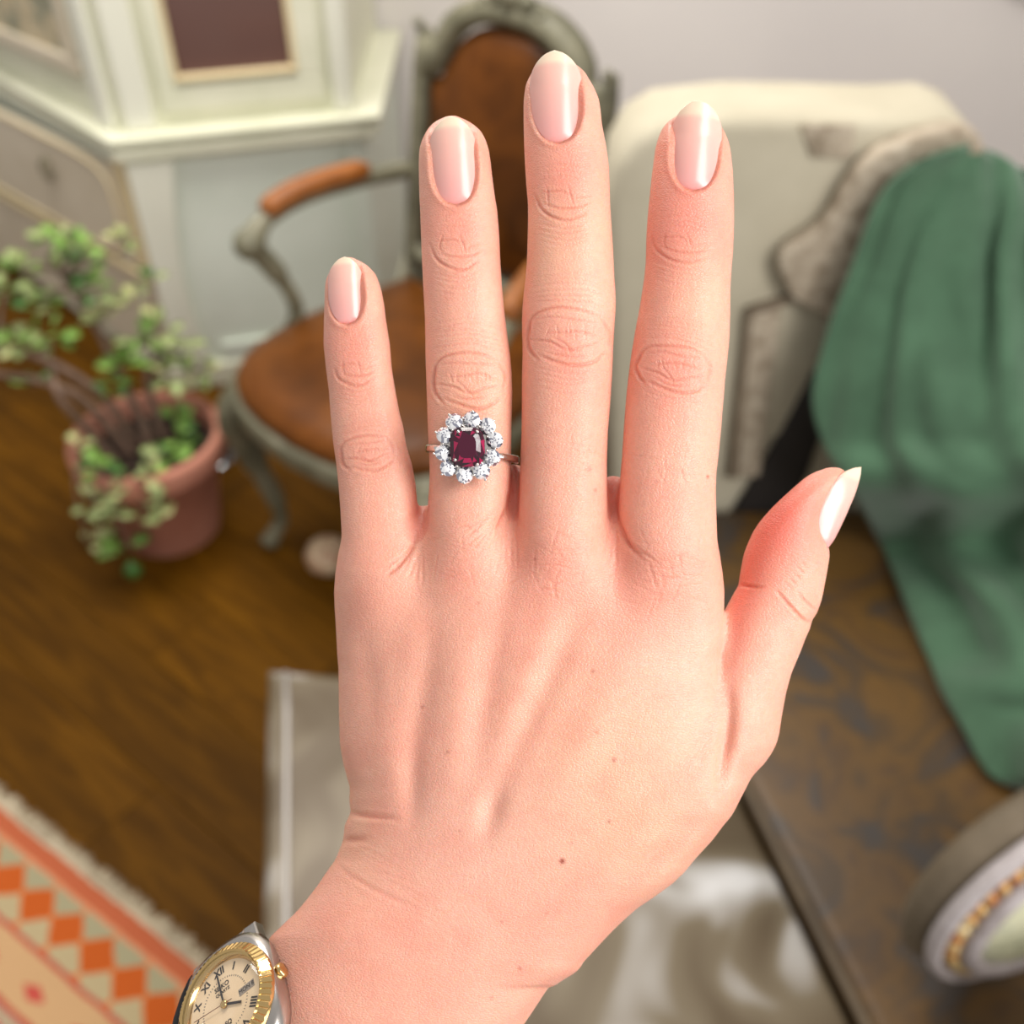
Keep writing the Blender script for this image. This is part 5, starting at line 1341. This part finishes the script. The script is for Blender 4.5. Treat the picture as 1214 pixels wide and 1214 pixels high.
bm = bmesh.new(); flatbox(bm, -1.1, 1.1, -4, 41, 2.2, 2.9, math.radians(-3)); bm_obj('minute_hand', bm, m_ink, watch)
bm = bmesh.new(); flatbox(bm, -1.5, 1.5, -4, 27, 1.2, 1.9, math.radians(118)); bm_obj('hour_hand', bm, m_ink, watch)
bm = bmesh.new(); flatbox(bm, -.4, .4, -13, 46, 3.1, 3.5, math.radians(277)); bm_obj('second_hand', bm, mat('thin_gilt_hand', (120, 70, 50), .3, .6), watch)
bm = bmesh.new(); lathe_mesh(bm, [(.001, 4.8), (3.6, 4.6), (5.0, 3.6), (5.0, .2), (.001, .2)], 20, Su); bm_obj('centre_cap', bm, m_goldp, watch, True)
# crystal: thin clear sheet
m_cry = bpy.data.materials.new('watch_crystal'); m_cry.use_nodes = True; t = NT(m_cry)
for n_ in list(t.n): t.n.remove(n_)
out = t.add('ShaderNodeOutputMaterial'); tr = t.add('ShaderNodeBsdfTransparent'); gg = t.add('ShaderNodeBsdfGlossy'); gg.inputs['Roughness'].default_value = .02; mx = t.add('ShaderNodeMixShader'); mx.inputs[0].default_value = .05
t.link(tr.outputs[0], mx.inputs[1]); t.link(gg.outputs[0], mx.inputs[2]); t.link(mx.outputs[0], out.inputs[0])
bm = bmesh.new(); lathe_mesh(bm, [(.001, 9.2), (50, 8.8), (59.5, 8.2), (59.5, 6.8), (.001, 7.6)], 64, Su); bm_obj('crystal', bm, m_cry, watch, True)
# crown at three o'clock
bm = bmesh.new(); Mc = Matrix.Translation((67 * u_, 2 * u_, -19 * u_)) @ Matrix.Rotation(math.pi / 2, 4, 'Y') @ Matrix.Scale(u_, 4)
lathe_mesh(bm, [(.001, 12), (7.5, 11.6), (9.6, 10), (10, 4), (8.5, 2.5), (5.5, 2), (5.5, -2)], 24, Mc); bm_obj('crown', bm, m_goldp, watch, True)
# bracelet: links round the wrist
AW = Vector((-.8, .6, 0)); AZ = Vector((0, 0, 1)); AX = Vector((.6, .8, 0))
Wi = Wm.inverted()
back = WC - WN * (36 * UN)
th0 = math.radians(29); e1, e2 = 150 * UN, 104 * UN
Cw = back - (AW * e1 * math.cos(th0) + AZ * e2 * math.sin(th0))
NL = 34
for k in range(NL):
    th = th0 + 2 * math.pi * (k + .5) / NL
    if min(abs(th - th0), abs(2 * math.pi - (th - th0))) < math.radians(34): continue
    p = Cw + AW * e1 * math.cos(th) + AZ * e2 * math.sin(th)
    tg = (-AW * e1 * math.sin(th) + AZ * e2 * math.cos(th)).normalized(); nn = tg.cross(AX).normalized()
    if nn.dot(p - Cw) < 0: nn = -nn
    bm = bmesh.new(); L_ = 13 * UN
    for (x0, x1, hh) in ((-42, -16, 0), (16, 42, 0)):
        add_obox(bm, Wi @ (p - tg * L_ + AX * x0 * UN - nn * 3 * UN) , Wi.to_3x3() @ (tg * 2 * L_ * .93), Wi.to_3x3() @ (AX * (x1 - x0) * UN), Wi.to_3x3() @ (nn * 9 * UN), 1.5 * UN, 1)
    lk = bm_obj('bracelet_link', bm, m_steel, watch)
    bm = bmesh.new(); add_obox(bm, Wi @ (p - tg * L_ - AX * 15.5 * UN - nn * 3 * UN), Wi.to_3x3() @ (tg * 2 * L_ * .93), Wi.to_3x3() @ (AX * 31 * UN), Wi.to_3x3() @ (nn * 10 * UN), 1.5 * UN, 1)
    g_ = bm_obj('gold_centre', bm, m_goldp, lk)
# end pieces between lugs and bracelet
for sy_ in (-1, 1):
    bm = bmesh.new(); add_prism(bm, [(-31 * u_, sy_ * 66 * u_, -12 * u_), (31 * u_, sy_ * 66 * u_, -12 * u_), (30 * u_, sy_ * 98 * u_, -26 * u_), (-30 * u_, sy_ * 98 * u_, -26 * u_)], (0, 0, -13 * u_), 1.5 * u_, 2)
    bm_obj('end_link', bm, m_steel if sy_ > 0 else m_goldp, watch)

# ------------------------------------------------------------------ black sleeve over the forearm
m_blk2 = ramp_mat('black_knit', [(.3, (10, 10, 12)), (.7, (24, 24, 28))], scale=900, rough=.95, bump=.4, bumpdist=.0003)
tip = h2v(219, 1163, -10); Wd = Vector((-.32, .947, 0)); hw_ = 205 * UN; hz_ = 112 * UN
cs = tip - Wd * hw_ + Vector((0, 0, -20 * UN)); ax = Vector((-.25, -.96, -.03))
V = []; F = []; nr_, nc_ = 30, 64
for i in range(nr_):
    s_ = i / (nr_ - 1); flare = .985 + .03 * math.sin(min(1, s_ * 12) * math.pi / 2) + .012 * math.sin(s_ * 26)
    for k in range(nc_):
        a = 2 * math.pi * k / nc_
        p = cs + ax * (s_ * .075 * 1.6) + (Wd * hw_ * math.cos(a) + Vector((0, 0, 1)) * hz_ * math.sin(a)) * (flare + .008 * math.sin(5 * a + s_ * 9))
        V.append(p)
for i in range(nr_ - 1):
    for k in range(nc_): F.append((i * nc_ + k, i * nc_ + (k + 1) % nc_, (i + 1) * nc_ + (k + 1) % nc_, (i + 1) * nc_ + k))
sl_ = pydata('sleeve', V, F, m_blk2, hand, True); sl_['label'] = 'black knit sleeve cuff'
so_ = sl_.modifiers.new('thick', 'SOLIDIFY'); so_.thickness = .0022; so_.offset = 1
